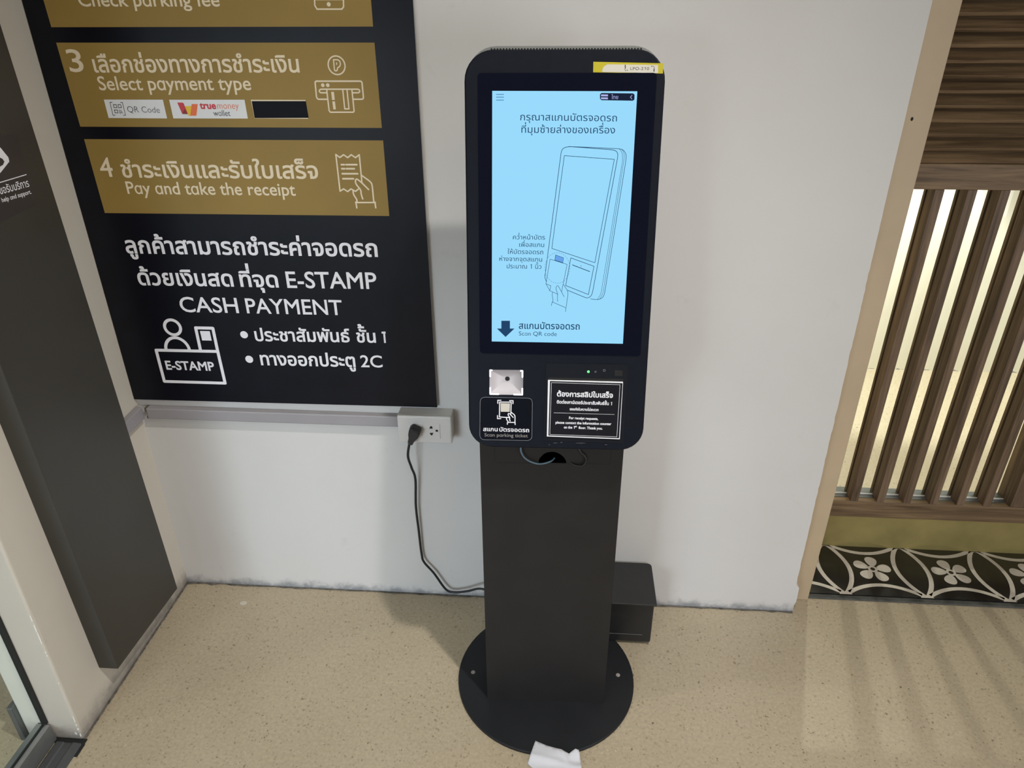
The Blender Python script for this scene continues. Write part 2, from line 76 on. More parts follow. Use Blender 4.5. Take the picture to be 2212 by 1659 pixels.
# positions of printed marks, in metres on their own surfaces
DATA = {'poster_board': {'fill': [[(-1.15158, 1.62799), (-1.14217, 0.65659), (-0.31921, 0.66166), (-0.31741, 1.62288)]]}, 'band1': {'fill': [[(-1.0928, 1.62763), (-1.0897, 1.55189), (-0.40354, 1.55109), (-0.40132, 1.62339)]]}, 'band3': {'fill': [[(-1.08813, 1.52252), (-1.08458, 1.35283), (-0.40302, 1.35401), (-0.40347, 1.52141)]]}, 'band4': {'fill': [[(-1.08361, 1.3262), (-1.08114, 1.15941), (-0.40305, 1.16194), (-0.40259, 1.32801)]]}, 'band1_text': {'text': [('Check parking fee', (-1.0164, 1.59058), (-0.71673, 1.58922), 0.02479, 0.012, 'E')]}, 'band1_icon': {'stroke': [([(-0.5172, 1.61379), (-0.51957, 1.58992), (-0.51577, 1.58315), (-0.46461, 1.58293), (-0.46053, 1.58724), (-0.45833, 1.61345)], 0.00281, 0, 0.0), ([(-0.51823, 1.59999), (-0.45937, 1.59969)], 0.00167, 0, 0.0)], 'circle': [((-0.4906, 1.5917), 0.00401, 0.0)]}, 'band3_text': {'text': [('3', (-1.07341, 1.46572), (-1.04063, 1.46574), 0.04322, 0.008, 'E'), ('เลือกช่องทางการชำระเงิน', (-1.01906, 1.46493), (-0.56829, 1.46531), 0.02529, 0.018, 'ก'), ('Select payment type', (-1.01815, 1.42894), (-0.67894, 1.43003), 0.02728, 0.01, 'E')]}, 'badge_a': {'fill': [[(-1.01415, 1.40971), (-1.01357, 1.37146), (-0.87991, 1.37124), (-0.88059, 1.40976)]]}, 'badge_b': {'fill': [[(-0.86643, 1.40981), (-0.86579, 1.37131), (-0.69769, 1.37185), (-0.69829, 1.41035)]]}, 'badge_c': {'fill': [[(-0.68424, 1.4104), (-0.68271, 1.37221), (-0.56325, 1.37203), (-0.56402, 1.41042)]]}, 'tape': {'fill': [[(-0.68269, 1.4076), (-0.68214, 1.37307), (-0.56195, 1.37403), (-0.56334, 1.408)]]}, 'badge_dark': {'stroke': [([(-0.99693, 1.40414), (-1.00163, 1.40413), (-1.00169, 1.37745), (-0.99695, 1.37747)], 0.00118, 0, 0.0), ([(-0.97778, 1.40381), (-0.97331, 1.40382), (-0.97304, 1.37758), (-0.97799, 1.37756)], 0.00118, 0, 0.0), ([(-0.99533, 1.39929), (-0.98838, 1.39932), (-0.98844, 1.39323), (-0.9954, 1.39321)], 0.00129, 1, 0.0), ([(-0.98457, 1.39933), (-0.97829, 1.39936), (-0.97839, 1.39307), (-0.9849, 1.39304)], 0.00128, 1, 0.0), ([(-0.99555, 1.38852), (-0.98885, 1.38835), (-0.98914, 1.38222), (-0.99562, 1.3824)], 0.00129, 1, 0.0)], 'fill': [[(-0.98559, 1.38877), (-0.9858, 1.38714), (-0.984, 1.38715), (-0.98379, 1.38878)], [(-0.98165, 1.38838), (-0.98186, 1.38675), (-0.98006, 1.38675), (-0.97986, 1.38839)], [(-0.98411, 1.38674), (-0.98432, 1.3851), (-0.98252, 1.38511), (-0.98231, 1.38674)], [(-0.98073, 1.38594), (-0.98094, 1.3843), (-0.97914, 1.38431), (-0.97893, 1.38594)], [(-0.98595, 1.38489), (-0.98616, 1.38326), (-0.98436, 1.38326), (-0.98415, 1.3849)], [(-0.98285, 1.38388), (-0.98306, 1.38225), (-0.98125, 1.38226), (-0.98105, 1.38389)], [(-0.98014, 1.38308), (-0.98035, 1.38144), (-0.97854, 1.38145), (-0.97834, 1.38309)], [(-0.98475, 1.38265), (-0.98496, 1.38101), (-0.98316, 1.38102), (-0.98295, 1.38266)]], 'text': [('QR Code', (-0.96597, 1.38396), (-0.89282, 1.38285), 0.01232, -0.012, 'E'), ('wallet', (-0.77315, 1.37708), (-0.73514, 1.37706), 0.01173, -0.002, 'E')]}, 'logo_red': {'fill': [[(-0.84941, 1.40425), (-0.84336, 1.38083), (-0.83099, 1.38048), (-0.83539, 1.4027), (-0.83773, 1.40409)]]}, 'logo_yellow': {'fill': [[(-0.83385, 1.39667), (-0.82984, 1.37763), (-0.82601, 1.37684), (-0.81894, 1.39713)]]}, 'logo_orange': {'fill': [[(-0.81762, 1.40115), (-0.82636, 1.37724), (-0.81213, 1.37731), (-0.80394, 1.4012)]]}, 'logo_maroon': {'fill': [[(-0.83484, 1.39121), (-0.84327, 1.38124), (-0.83099, 1.38048)]]}, 'logo_true': {'text': [('true', (-0.80064, 1.39175), (-0.76425, 1.3917), 0.0136, 0.035, 'E')]}, 'logo_money': {'text': [('money', (-0.76139, 1.39171), (-0.71344, 1.3919), 0.01355, -0.008, 'E')]}, 'band3_icon': {'circle': [((-0.48787, 1.47852), 0.01792, 0.00287), ((-0.52236, 1.4398), 0.00386, 0.0), ((-0.51155, 1.43982), 0.00386, 0.0)], 'stroke': [([(-0.4932, 1.48922), (-0.484, 1.48921), (-0.48003, 1.48665), (-0.47921, 1.48152), (-0.48124, 1.47637), (-0.4868, 1.47362), (-0.48776, 1.46793), (-0.49352, 1.46775), (-0.4932, 1.48922)], 0.00249, 0, 0.00267), ([(-0.517, 1.41186), (-0.53649, 1.4118), (-0.53914, 1.41537), (-0.53826, 1.44593), (-0.5361, 1.44768), (-0.43954, 1.44784), (-0.43732, 1.4461), (-0.4372, 1.41435), (-0.43985, 1.41211), (-0.45824, 1.41205)], 0.00318, 0, 0.00281), ([(-0.51634, 1.42479), (-0.52993, 1.42475), (-0.53189, 1.4283), (-0.529, 1.43185), (-0.4455, 1.43204), (-0.44346, 1.42852), (-0.44576, 1.42498), (-0.45926, 1.42494)], 0.00297, 0, 0.00371), ([(-0.51496, 1.43188), (-0.51499, 1.3889), (-0.51244, 1.38573), (-0.46252, 1.38595), (-0.46033, 1.38822), (-0.46051, 1.43112)], 0.00296, 0, 0.0), ([(-0.48028, 1.43108), (-0.48032, 1.39266), (-0.47105, 1.3927), (-0.47111, 1.4311)], 0.00277, 0, 0.0)], 'fill': [[(-0.48835, 1.48452), (-0.4886, 1.47852), (-0.4863, 1.48024), (-0.48608, 1.48366)], [(-0.50594, 1.42659), (-0.50597, 1.41056), (-0.49984, 1.41058), (-0.49994, 1.42661)], [(-0.50564, 1.40769), (-0.50537, 1.39148), (-0.4998, 1.3915), (-0.49999, 1.40771)]]}, 'band4_text': {'text': [('4', (-1.06459, 1.24367), (-1.03477, 1.24397), 0.04187, 0.008, 'E'), ('ชำระเงินและรับใบเสร็จ', (-1.01486, 1.24293), (-0.55662, 1.24472), 0.02813, 0.018, 'ก'), ('Pay and take the receipt', (-1.01283, 1.20543), (-0.61468, 1.20581), 0.0276, 0.01, 'E')]}, 'band4_icon': {'stroke': [([(-0.51131, 1.29743), (-0.50299, 1.29127), (-0.49377, 1.2971), (-0.48542, 1.29094), (-0.47669, 1.29724), (-0.46783, 1.29109), (-0.45864, 1.29739), (-0.45892, 1.23615)], 0.0032, 0, 0.0), ([(-0.51131, 1.29743), (-0.51117, 1.21714), (-0.50236, 1.22225), (-0.49379, 1.21635), (-0.48542, 1.22244), (-0.47575, 1.21706), (-0.46855, 1.22214)], 0.0032, 0, 0.0), ([(-0.4451, 1.22141), (-0.45892, 1.23615), (-0.46921, 1.24493), (-0.47216, 1.24391), (-0.47402, 1.23797), (-0.4717, 1.23106), (-0.46261, 1.22021), (-0.46364, 1.2122), (-0.46077, 1.20016)], 0.00333, 0, 0.00832), ([(-0.45822, 1.2529), (-0.43835, 1.23835), (-0.43597, 1.23146), (-0.43602, 1.19339)], 0.00327, 0, 0.00818), ([(-0.48129, 1.218), (-0.48103, 1.20897), (-0.47428, 1.19898), (-0.47483, 1.19188)], 0.00334, 0, 0.00836), ([(-0.47793, 1.19184), (-0.43251, 1.19243)], 0.00339, 0, 0.0), ([(-0.4773, 1.19286), (-0.47664, 1.17964)], 0.00339, 0, 0.0), ([(-0.43344, 1.19343), (-0.43262, 1.18023)], 0.00338, 0, 0.0), ([(-0.50128, 1.27566), (-0.4947, 1.27572)], 0.00385, 0, 0.0), ([(-0.49066, 1.27576), (-0.46642, 1.27598)], 0.00384, 0, 0.0), ([(-0.50129, 1.26683), (-0.4947, 1.26689)], 0.00387, 0, 0.0), ([(-0.49065, 1.26693), (-0.47292, 1.2671)], 0.00386, 0, 0.0), ([(-0.50155, 1.25589), (-0.46649, 1.25624)], 0.00389, 0, 0.0), ([(-0.50129, 1.24488), (-0.47732, 1.24513)], 0.00391, 0, 0.0)]}, 'poster_text': {'text': [('ลูกค้าสามารถชำระค่าจอดรถ', (-1.05285, 1.06295), (-0.43805, 1.06554), 0.0311, 0.022, 'ก'), ('ด้วยเงินสด', (-1.04219, 0.98235), (-0.8016, 0.98385), 0.03115, 0.022, 'ก'), ('ที่จุด', (-0.78491, 0.98373), (-0.68961, 0.98379), 0.03038, 0.022, 'ก'), ('E-STAMP', (-0.66869, 0.98294), (-0.4474, 0.98485), 0.04035, 0.012, 'E'), ('CASH', (-0.95053, 0.91315), (-0.80176, 0.91385), 0.03902, 0.01, 'E'), ('PAYMENT', (-0.78145, 0.91386), (-0.53933, 0.91485), 0.03843, 0.01, 'E'), ('ประชาสัมพันธ์', (-0.77302, 0.83884), (-0.52881, 0.84239), 0.02616, 0.022, 'ก'), ('ชั้น', (-0.51231, 0.84247), (-0.46337, 0.84296), 0.02563, 0.022, 'ก'), ('1', (-0.44731, 0.84291), (-0.43711, 0.84307), 0.02934, 0.02, 'E'), ('ทางออกประตู', (-0.77012, 0.77109), (-0.5225, 0.77351), 0.02773, 0.022, 'ก'), ('2C', (-0.50888, 0.77315), (-0.45264, 0.77386), 0.03251, 0.012, 'E')], 'circle': [((-0.80006, 0.85483), 0.00988, 0.0), ((-0.79887, 0.78608), 0.01023, 0.0)]}, 'poster_icon': {'circle': [((-0.98296, 0.87012), 0.02046, 0.00787)], 'stroke': [([(-1.0146, 0.80694), (-1.01381, 0.81468), (-1.0115, 0.82203), (-1.00778, 0.82863), (-1.00283, 0.83414), (-0.99691, 0.83828), (-0.9903, 0.84086), (-0.98335, 0.84173), (-0.97639, 0.84086), (-0.96979, 0.83828), (-0.96386, 0.83414), (-0.95891, 0.82863), (-0.95519, 0.82203), (-0.95288, 0.81468), (-0.95209, 0.80694)], 0.00809, 0, 0), ([(-1.0417, 0.80492), (-0.87811, 0.80592), (-0.87648, 0.71436), (-1.04105, 0.71419)], 0.00817, 1, 0.0), ([(-0.92316, 0.81027), (-0.92266, 0.87049), (-0.87799, 0.87046), (-0.87811, 0.80592)], 0.00806, 0, 0.0)], 'fill': [[(-0.91338, 0.86216), (-0.91305, 0.83598), (-0.88791, 0.83594), (-0.88779, 0.86224)]], 'text': [('E-STAMP', (-1.02656, 0.75013), (-0.89634, 0.75035), 0.02431, 0.025, 'E')]}, 'help_plate': {'fill': [[(-0.30439, 1.37402), (-0.3788, 1.21974), (-0.21857, 1.23101), (-0.20994, 1.36741)]]}, 'help_print': {'stroke': [([(-0.31173, 1.29216), (-0.21928, 1.29102)], 0.00175, 0, 0.0)], 'text': [('อขอรับบริการ', (-0.314, 1.27163), (-0.2202, 1.26766), 0.01143, 0.01, 'ก'), ('or help and support.', (-0.32106, 1.25696), (-0.221, 1.25335), 0.00836, 0.012, 'E')], 'fill': [[(-0.28389, 1.36562), (-0.31401, 1.30307), (-0.28602, 1.30848), (-0.25407, 1.32319), (-0.25301, 1.33091), (-0.26538, 1.3514)]]}, 'help_mark': {'fill': [[(-0.27576, 1.33516), (-0.2834, 1.31929), (-0.2736, 1.32084), (-0.26734, 1.32574), (-0.26981, 1.33144)]]}, 'label_yellow': {'fill': [[(0.04899, 0.49093), (0.0493, 0.47437), (0.16712, 0.47232), (0.16699, 0.48839)]]}, 'label_white': {'fill': [[(0.06459, 0.47479), (0.06473, 0.47909), (0.06667, 0.48323), (0.07238, 0.48692), (0.15808, 0.48581), (0.15889, 0.47313)]]}, 'label_print': {'text': [('LPO-210', (0.11188, 0.47803), (0.14332, 0.47793), 0.00458, -0.01, 'E')], 'stroke': [([(0.103, 0.48536), (0.10323, 0.48065)], 0.0016, 0, 0.0), ([(0.10246, 0.47884), (0.10453, 0.47666)], 0.00058, 0, 0.0), ([(0.15192, 0.47988), (0.15186, 0.47589)], 0.0016, 0, 0.0), ([(0.1501, 0.48423), (0.15259, 0.48169)], 0.00058, 0, 0.0)], 'circle': [((0.10681, 0.47782), 0.0008, 0.0), ((0.1478, 0.48365), 0.00087, 0.0)]}, 'menu_lines': {'stroke': [([(-0.11581, 0.43909), (-0.10354, 0.4391)], 0.00149, 0, 0.0), ([(-0.11582, 0.4346), (-0.10353, 0.43461)], 0.0015, 0, 0.0), ([(-0.11583, 0.42988), (-0.10352, 0.4299)], 0.0015, 0, 0.0)]}, 'pill': {'fill': [[(0.06447, 0.44144), (0.06218, 0.43922), (0.06247, 0.43216), (0.06494, 0.42986), (0.11879, 0.4291), (0.12129, 0.43111), (0.12113, 0.43852), (0.11856, 0.44088)]]}, 'pill_print': {'fill': [[(0.06401, 0.43914), (0.06413, 0.43618), (0.07593, 0.43604), (0.0758, 0.439)], [(0.06412, 0.43447), (0.06423, 0.43164), (0.07597, 0.43136), (0.07585, 0.43425)]], 'text': [('ไทย', (0.08181, 0.43196), (0.09321, 0.43182), 0.00491, 0, 'ก')], 'stroke': [([(0.11675, 0.43777), (0.11423, 0.43481), (0.11675, 0.43184)], 0.00096, 0, 0.0)]}, 'screen_print': {'text': [('กรุณาสแกนบัตรจอดรถ', (-0.07443, 0.39704), (0.09293, 0.39563), 0.00912, 0.0, 'ก'), ('ที่มุมซ้ายล่างของเครื่อง', (-0.07223, 0.3765), (0.0905, 0.3758), 0.00921, 0.0, 'ก'), ('คว่ำหน้าบัตร', (-0.08603, 0.19251), (-0.02761, 0.19254), 0.00634, 0.0, 'ก'), ('เพื่อสแกน', (-0.0744, 0.17925), (-0.02889, 0.17917), 0.00638, 0.0, 'ก'), ('ให้บัตรจอดรถ', (-0.09577, 0.16612), (-0.03052, 0.16596), 0.00642, 0.0, 'ก'), ('ห่างจากจุดสแกน', (-0.11097, 0.15298), (-0.03207, 0.15258), 0.00646, 0.0, 'ก'), ('ประมาณ 1 นิ้ว', (-0.09723, 0.13951), (-0.03338, 0.13931), 0.00649, 0.0, 'ก'), ('สแกนบัตรจอดรถ', (-0.07398, 0.0257), (0.04061, 0.02617), 0.00987, 0.01, 'ก'), ('Scan QR code', (-0.07388, 0.01257), (-0.00206, 0.01287), 0.00794, -0.004, 'E')], 'fill': [[(-0.10718, 0.04052), (-0.10717, 0.0255), (-0.11548, 0.02535), (-0.09914, 0.00926), (-0.08228, 0.02593), (-0.09088, 0.02578), (-0.09094, 0.04079)]], 'stroke': [([(-0.02633, 0.12558), (-0.02583, 0.13178), (-0.00221, 0.34236), (-0.00098, 0.34799), (0.00245, 0.35174), (0.01119, 0.35401), (0.0884, 0.34875), (0.09473, 0.34654), (0.09729, 0.34189), (0.09716, 0.33628), (0.06234, 0.09774), (0.05995, 0.08976), (0.05286, 0.08567), (0.01619, 0.1002)], 0.00099, 0, 0.00515), ([(-0.02639, 0.12868), (-0.02626, 0.12145), (-0.02326, 0.11568)], 0.00098, 0, 0.00514), ([(0.01119, 0.35401), (0.09901, 0.35066), (0.10687, 0.34883), (0.11212, 0.34103), (0.11211, 0.33354), (0.08452, 0.09493), (0.08173, 0.08757), (0.07364, 0.08325), (0.05911, 0.08471)], 0.00089, 0, 0.00619), ([(0.09901, 0.35066), (0.10452, 0.3451), (0.10626, 0.33351), (0.07776, 0.09379), (0.07155, 0.08385)], 0.00062, 0, 0.00618), ([(0.1039, 0.34994), (0.10852, 0.34288), (0.1086, 0.33353), (0.08143, 0.09488), (0.07567, 0.08412)], 0.00062, 0, 0.00618), ([(0.00377, 0.33864), (0.09147, 0.33288), (0.0644, 0.15179), (-0.01483, 0.17683)], 0.0009, 1, 0.0), ([(0.02027, 0.16001), (0.06302, 0.14524), (0.05468, 0.09282), (0.01223, 0.10911)], 0.00097, 1, 0.0), ([(0.02371, 0.1472), (0.05561, 0.13552)], 0.00127, 0, 0.0), ([(-0.01772, 0.15729), (0.01383, 0.14813), (0.00507, 0.09794)], 0.00076, 0, 0.0), ([(-0.01772, 0.15729), (-0.02427, 0.1117), (-0.01698, 0.09895), (-0.00185, 0.0925)], 0.00076, 0, 0.0), ([(-0.02427, 0.1117), (-0.01541, 0.10828), (-0.01698, 0.09895)], 0.00078, 0, 0.0), ([(0.00972, 0.08821), (-0.00133, 0.10804), (-0.00311, 0.1089), (-0.00526, 0.10666), (-0.00558, 0.10178), (-0.00184, 0.09205), (-0.00284, 0.08579), (-0.0018, 0.0791)], 0.00078, 0, 0.00435), ([(0.00826, 0.11083), (0.01557, 0.10031), (0.01706, 0.09411), (0.01312, 0.05999)], 0.00078, 0, 0.00431), ([(-0.01162, 0.09592), (-0.01293, 0.091), (-0.01018, 0.0821), (-0.01123, 0.07761)], 0.00078, 0, 0.00434), ([(-0.01213, 0.07804), (0.01292, 0.06765)], 0.00079, 0, 0.0), ([(-0.01213, 0.07804), (-0.01348, 0.07084)], 0.00079, 0, 0.0), ([(-0.00789, 0.16519), (0.00699, 0.16018), (0.00592, 0.15108), (-0.00898, 0.15566)], 0.00067, 1, 0.0)], 'circle': [((0.03952, 0.14536), 0.00076, 0.00042)]}, 'screen_tint': {'fill': [[(-0.00789, 0.16519), (-0.00898, 0.15566), (0.00592, 0.15108), (0.00699, 0.16018)]]}, 'screen_dash': {'stroke': [([(0.01897, 0.14167), (0.01893, 0.13882)], 0.00068, 0, 0.0), ([(0.01872, 0.13651), (0.01826, 0.13372)], 0.00068, 0, 0.0), ([(0.01771, 0.1315), (0.01684, 0.12887)], 0.00068, 0, 0.0), ([(0.01596, 0.12682), (0.0147, 0.12444)], 0.00068, 0, 0.0), ([(0.01352, 0.12262), (0.01192, 0.12058)], 0.00069, 0, 0.0), ([(0.01049, 0.11906), (0.0086, 0.11742)], 0.00069, 0, 0.0), ([(0.00696, 0.11626), (0.00485, 0.11508)], 0.00069, 0, 0.0), ([(0.00306, 0.11431), (0.0008, 0.11363)], 0.00069, 0, 0.0), ([(-0.00109, 0.11329), (-0.00342, 0.11314)], 0.00069, 0, 0.0), ([(-0.00533, 0.11323), (-0.00766, 0.11361)], 0.00069, 0, 0.0), ([(-0.00953, 0.11414), (-0.01176, 0.11504)], 0.00069, 0, 0.0), ([(-0.01353, 0.11598), (-0.01559, 0.11736)], 0.00069, 0, 0.0), ([(-0.01719, 0.11868), (-0.01902, 0.12051)], 0.00069, 0, 0.0), ([(-0.0204, 0.12217), (-0.02192, 0.12437)], 0.00069, 0, 0.0), ([(-0.02303, 0.1263), (-0.0242, 0.1288)], 0.00069, 0, 0.0), ([(-0.02501, 0.13094), (-0.02579, 0.13365)], 0.00068, 0, 0.0), ([(-0.02626, 0.13593), (-0.02662, 0.13876)], 0.00068, 0, 0.0), ([(-0.02674, 0.14109), (-0.02668, 0.14394)], 0.00068, 0, 0.0), ([(-0.02645, 0.14625), (-0.02596, 0.14903)], 0.00068, 0, 0.0), ([(-0.02538, 0.15124), (-0.02449, 0.15384)], 0.00068, 0, 0.0), ([(-0.02359, 0.15588), (-0.02232, 0.15822)], 0.00068, 0, 0.0), ([(-0.02114, 0.16001), (-0.01953, 0.16203)], 0.00068, 0, 0.0), ([(-0.0181, 0.16351), (-0.01622, 0.16512)], 0.00067, 0, 0.0), ([(-0.01458, 0.16625), (-0.01249, 0.16741)], 0.00067, 0, 0.0), ([(-0.01071, 0.16815), (-0.00847, 0.16881)], 0.00067, 0, 0.0), ([(-0.00661, 0.16914), (-0.00431, 0.16928)], 0.00067, 0, 0.0), ([(-0.00242, 0.16919), (-0.00012, 0.16881)], 0.00067, 0, 0.0), ([(0.00173, 0.16829), (0.00393, 0.16741)], 0.00067, 0, 0.0), ([(0.00568, 0.16649), (0.00773, 0.16513)], 0.00067, 0, 0.0), ([(0.00931, 0.16384), (0.01113, 0.16204)], 0.00067, 0, 0.0), ([(0.0125, 0.16042), (0.01403, 0.15825)], 0.00067, 0, 0.0), ([(0.01515, 0.15635), (0.01633, 0.15388)], 0.00068, 0, 0.0), ([(0.01714, 0.15176), (0.01795, 0.14908)], 0.00068, 0, 0.0), ([(0.01843, 0.14682), (0.01882, 0.144)], 0.00068, 0, 0.0)]}, 'scanner': {'fill': [[(-0.13024, -0.05661), (-0.13045, -0.10732), (-0.06503, -0.10638), (-0.06483, -0.05597)]]}, 'scanner_hole': {'fill': [[(-0.09822, -0.0726), (-0.09821, -0.07473), (-0.0948, -0.07466), (-0.09481, -0.07252)]]}, 'sticker': {'fill': [[(-0.14858, -0.11262), (-0.15012, -0.20185), (-0.04657, -0.20109), (-0.04646, -0.11238)]]}, 'sticker_white': {'text': [('สแกน', (-0.14331, -0.18318), (-0.11441, -0.18287), 0.00657, 0.02, 'ก'), ('บัตรจอดรถ', (-0.11122, -0.183), (-0.05215, -0.18325), 0.00656, 0.02, 'ก')], 'stroke': [([(-0.11416, -0.1246), (-0.11416, -0.11824), (-0.10792, -0.11809)], 0.00191, 0, 0.0), ([(-0.09087, -0.11853), (-0.08432, -0.11838), (-0.08442, -0.12459)], 0.00191, 0, 0.0), ([(-0.11471, -0.15), (-0.11472, -0.1563), (-0.10824, -0.15614)], 0.00193, 0, 0.0), ([(-0.08846, -0.14622), (-0.08791, -0.12157), (-0.11055, -0.12175), (-0.11088, -0.1527), (-0.09602, -0.15339), (-0.09073, -0.15361)], 0.00193, 0, 0.0), ([(-0.08381, -0.15309), (-0.09143, -0.1449), (-0.0934, -0.14494), (-0.09405, -0.14845), (-0.09007, -0.15394), (-0.09125, -0.15747), (-0.08971, -0.16059)], 0.00193, 0, 0.0029), ([(-0.08749, -0.14271), (-0.0812, -0.14779), (-0.08019, -0.1509), (-0.08025, -0.16281)], 0.00193, 0, 0.00289), ([(-0.09701, -0.15411), (-0.09666, -0.15831), (-0.09401, -0.16175)], 0.00194, 0, 0.0029), ([(-0.09531, -0.16776), (-0.09499, -0.16353), (-0.08012, -0.16351), (-0.07976, -0.16807)], 0.00195, 0, 0.0)]}, 'sticker_grey': {'text': [('Scan parking ticket', (-0.14058, -0.19442), (-0.05467, -0.19431), 0.0069, 0.004, 'E')]}, 'sticker_tile': {'fill': [[(-0.10858, -0.12391), (-0.10824, -0.14181), (-0.09078, -0.1416), (-0.0902, -0.12404)]]}, 'notice_plate': {'fill': [[(-0.01698, -0.07408), (-0.01702, -0.19013), (0.12613, -0.19233), (0.12674, -0.07473)]]}, 'notice_face': {'fill': [[(-0.01306, -0.07582), (-0.01392, -0.18792), (0.12478, -0.19013), (0.12585, -0.0771)]]}, 'notice_print': {'stroke': [([(-0.01023, -0.07875), (0.12124, -0.08019), (0.12019, -0.18723), (-0.01114, -0.18561)], 0.0007, 1, 0.0), ([(-0.00408, -0.14026), (0.11287, -0.14096)], 0.00058, 0, 0.0)], 'text': [('ต้องการสลิปใบเสร็จ', (0.00094, -0.1062), (0.10875, -0.10678), 0.00794, 0.03, 'ก'), ('ติดต่อเคาน์เตอร์ประชาสัมพันธ์ชั้น 1', (0.00096, -0.12066), (0.10789, -0.12176), 0.00495, 0.03, 'ก'), ('ขออภัยในความไม่สะดวก', (0.02639, -0.13427), (0.08226, -0.13458), 0.00402, 0.03, 'ก'), ('For receipt requests,', (0.02556, -0.15243), (0.08227, -0.15291), 0.00501, 0.03, 'E'), ('please contact the information counter', (-0.00047, -0.16248), (0.1082, -0.16287), 0.00503, 0.03, 'E'), ('on the 1', (0.01601, -0.17207), (0.03724, -0.1722), 0.00505, 0.03, 'E'), ('st', (0.03746, -0.16908), (0.04162, -0.16909), 0.00368, 0.03, 'E'), ('floor. Thank you.', (0.04484, -0.17245), (0.09155, -0.17271), 0.00505, 0.03, 'E')]}, 'printer_panel': {'fill': [[(-0.02148, -0.04066), (-0.02346, -0.19999), (0.1335, -0.20171), (0.13517, -0.04101)]]}, 'paper_slot': {'fill': [[(-0.01656, -0.06926), (-0.01647, -0.07375), (0.12702, -0.0742), (0.12729, -0.0694)]]}, 'status_led': {'circle': [((0.06009, -0.05635), 0.0024, 0.0)]}, 'feed_button': {'fill': [[(0.10978, -0.05176), (0.10982, -0.06361), (0.1252, -0.06393), (0.12545, -0.05271)]]}, 'icon_marks': {'circle': [((0.07358, -0.05621), 0.00148, 0.00065), ((0.09015, -0.05322), 0.00203, 0.00065)]}, 'flap': {'fill': [[(-0.11809, 0.78292), (-0.11846, 0.743), (-0.1174, 0.73882), (-0.11248, 0.73678), (0.11807, 0.73932), (0.1221, 0.74179), (0.12323, 0.74635), (0.12323, 0.78677)]]}, 'notch': {'fill': [[(-0.02594, 0.74588), (-0.02252, 0.75234), (-0.01566, 0.76088), (-0.00807, 0.76526), (0.00163, 0.76704), (0.01069, 0.76583), (0.01985, 0.76064), (0.02772, 0.75256), (0.03192, 0.74265), (0.03118, 0.73927), (-0.02543, 0.73867)]]}, 'blue_cable': [(-0.06313, 0.77962), (-0.06243, 0.77057), (-0.05612, 0.75665), (-0.04205, 0.74538), (-0.02236, 0.74011), (-0.00138, 0.74295), (0.007, 0.74388)], 'black_cable': [(0.05588, 0.7815), (0.06042, 0.77096), (0.06907, 0.76214), (0.07261, 0.75061), (0.06724, 0.73872), (0.05477, 0.73631), (0.04347, 0.73965), (0.02787, 0.74755)], 'cord': [(-0.3977, -0.022, 0.5563), (-0.4053, -0.022, 0.5134), (-0.3982, -0.022, 0.4758), (-0.3901, -0.022, 0.4375), (-0.3949, -0.022, 0.3463), (-0.3925, -0.022, 0.2576), (-0.3899, -0.022, 0.1768), (-0.3845, -0.022, 0.144), (-0.3577, -0.022, 0.1032), (-0.3258, -0.022, 0.0431), (-0.3011, -0.022, 0.0317), (-0.2599, -0.022, 0.0386), (-0.2152, -0.022, 0.0502)], 'plug': [(-0.38454, 0.62741), (-0.37644, 0.63186), (-0.36723, 0.6267), (-0.35679, 0.62158), (-0.35566, 0.61678), (-0.36296, 0.60047), (-0.3747, 0.58736), (-0.37897, 0.578), (-0.38626, 0.5777), (-0.39188, 0.58383), (-0.39147, 0.58949), (-0.38844, 0.59804), (-0.38854, 0.61339)], 'socket_holes': [[(-0.3368, 0.61664), (-0.33463, 0.62298), (-0.33151, 0.62491), (-0.32896, 0.6232), (-0.32775, 0.61699)], [(-0.32034, 0.6138), (-0.31431, 0.61404), (-0.31439, 0.60803), (-0.32101, 0.60819)], [(-0.33695, 0.60378), (-0.32664, 0.60447), (-0.3287, 0.60018), (-0.33011, 0.59661), (-0.33375, 0.59646), (-0.33536, 0.59991)]], 'socket_module': [(-0.3534, 0.63057), (-0.30898, 0.6309), (-0.30888, 0.58619), (-0.35514, 0.5836)], 'outlet': [(-0.41993, 0.6512), (-0.28044, 0.65095), (-0.27902, 0.57392), (-0.41793, 0.56818)], 'paper_raw': [(-0.03661, -0.48309), (-0.01076, -0.49343), (0.0143, -0.4997), (0.04475, -0.51122), (0.05987, -0.50183), (0.06783, -0.50391), (0.07017, -0.50901), (0.07459, -0.53968), (0.07123, -0.565), (0.00582, -0.57778), (-0.03221, -0.55489), (-0.05307, -0.53836), (-0.04717, -0.52241)], 'trunk_left': [(-0.02304, 0.6308), (-0.01322, 0.58906), (-0.07734, 0.59117), (-0.07897, 0.62948)]}
SCREW = (0.72699, 1.3693)
SPOT = (-0.93087, -0.07746)

# ------------------------------------------------------------------ helpers
def empty(name, loc=(0, 0, 0), rz=0.0):
    o = bpy.data.objects.new(name, None)
    COL.objects.link(o)
    o.empty_display_size = 0.05
    o.matrix_world = Matrix.Translation(loc) @ Matrix.Rotation(rz, 4, 'Z')
    o['_m'] = 0
    del o['_m']
    return o


MW = {}


def world_of(o):
    if o is None:
        return Matrix.Identity(4)
    return world_of(o.parent) @ o.matrix_basis


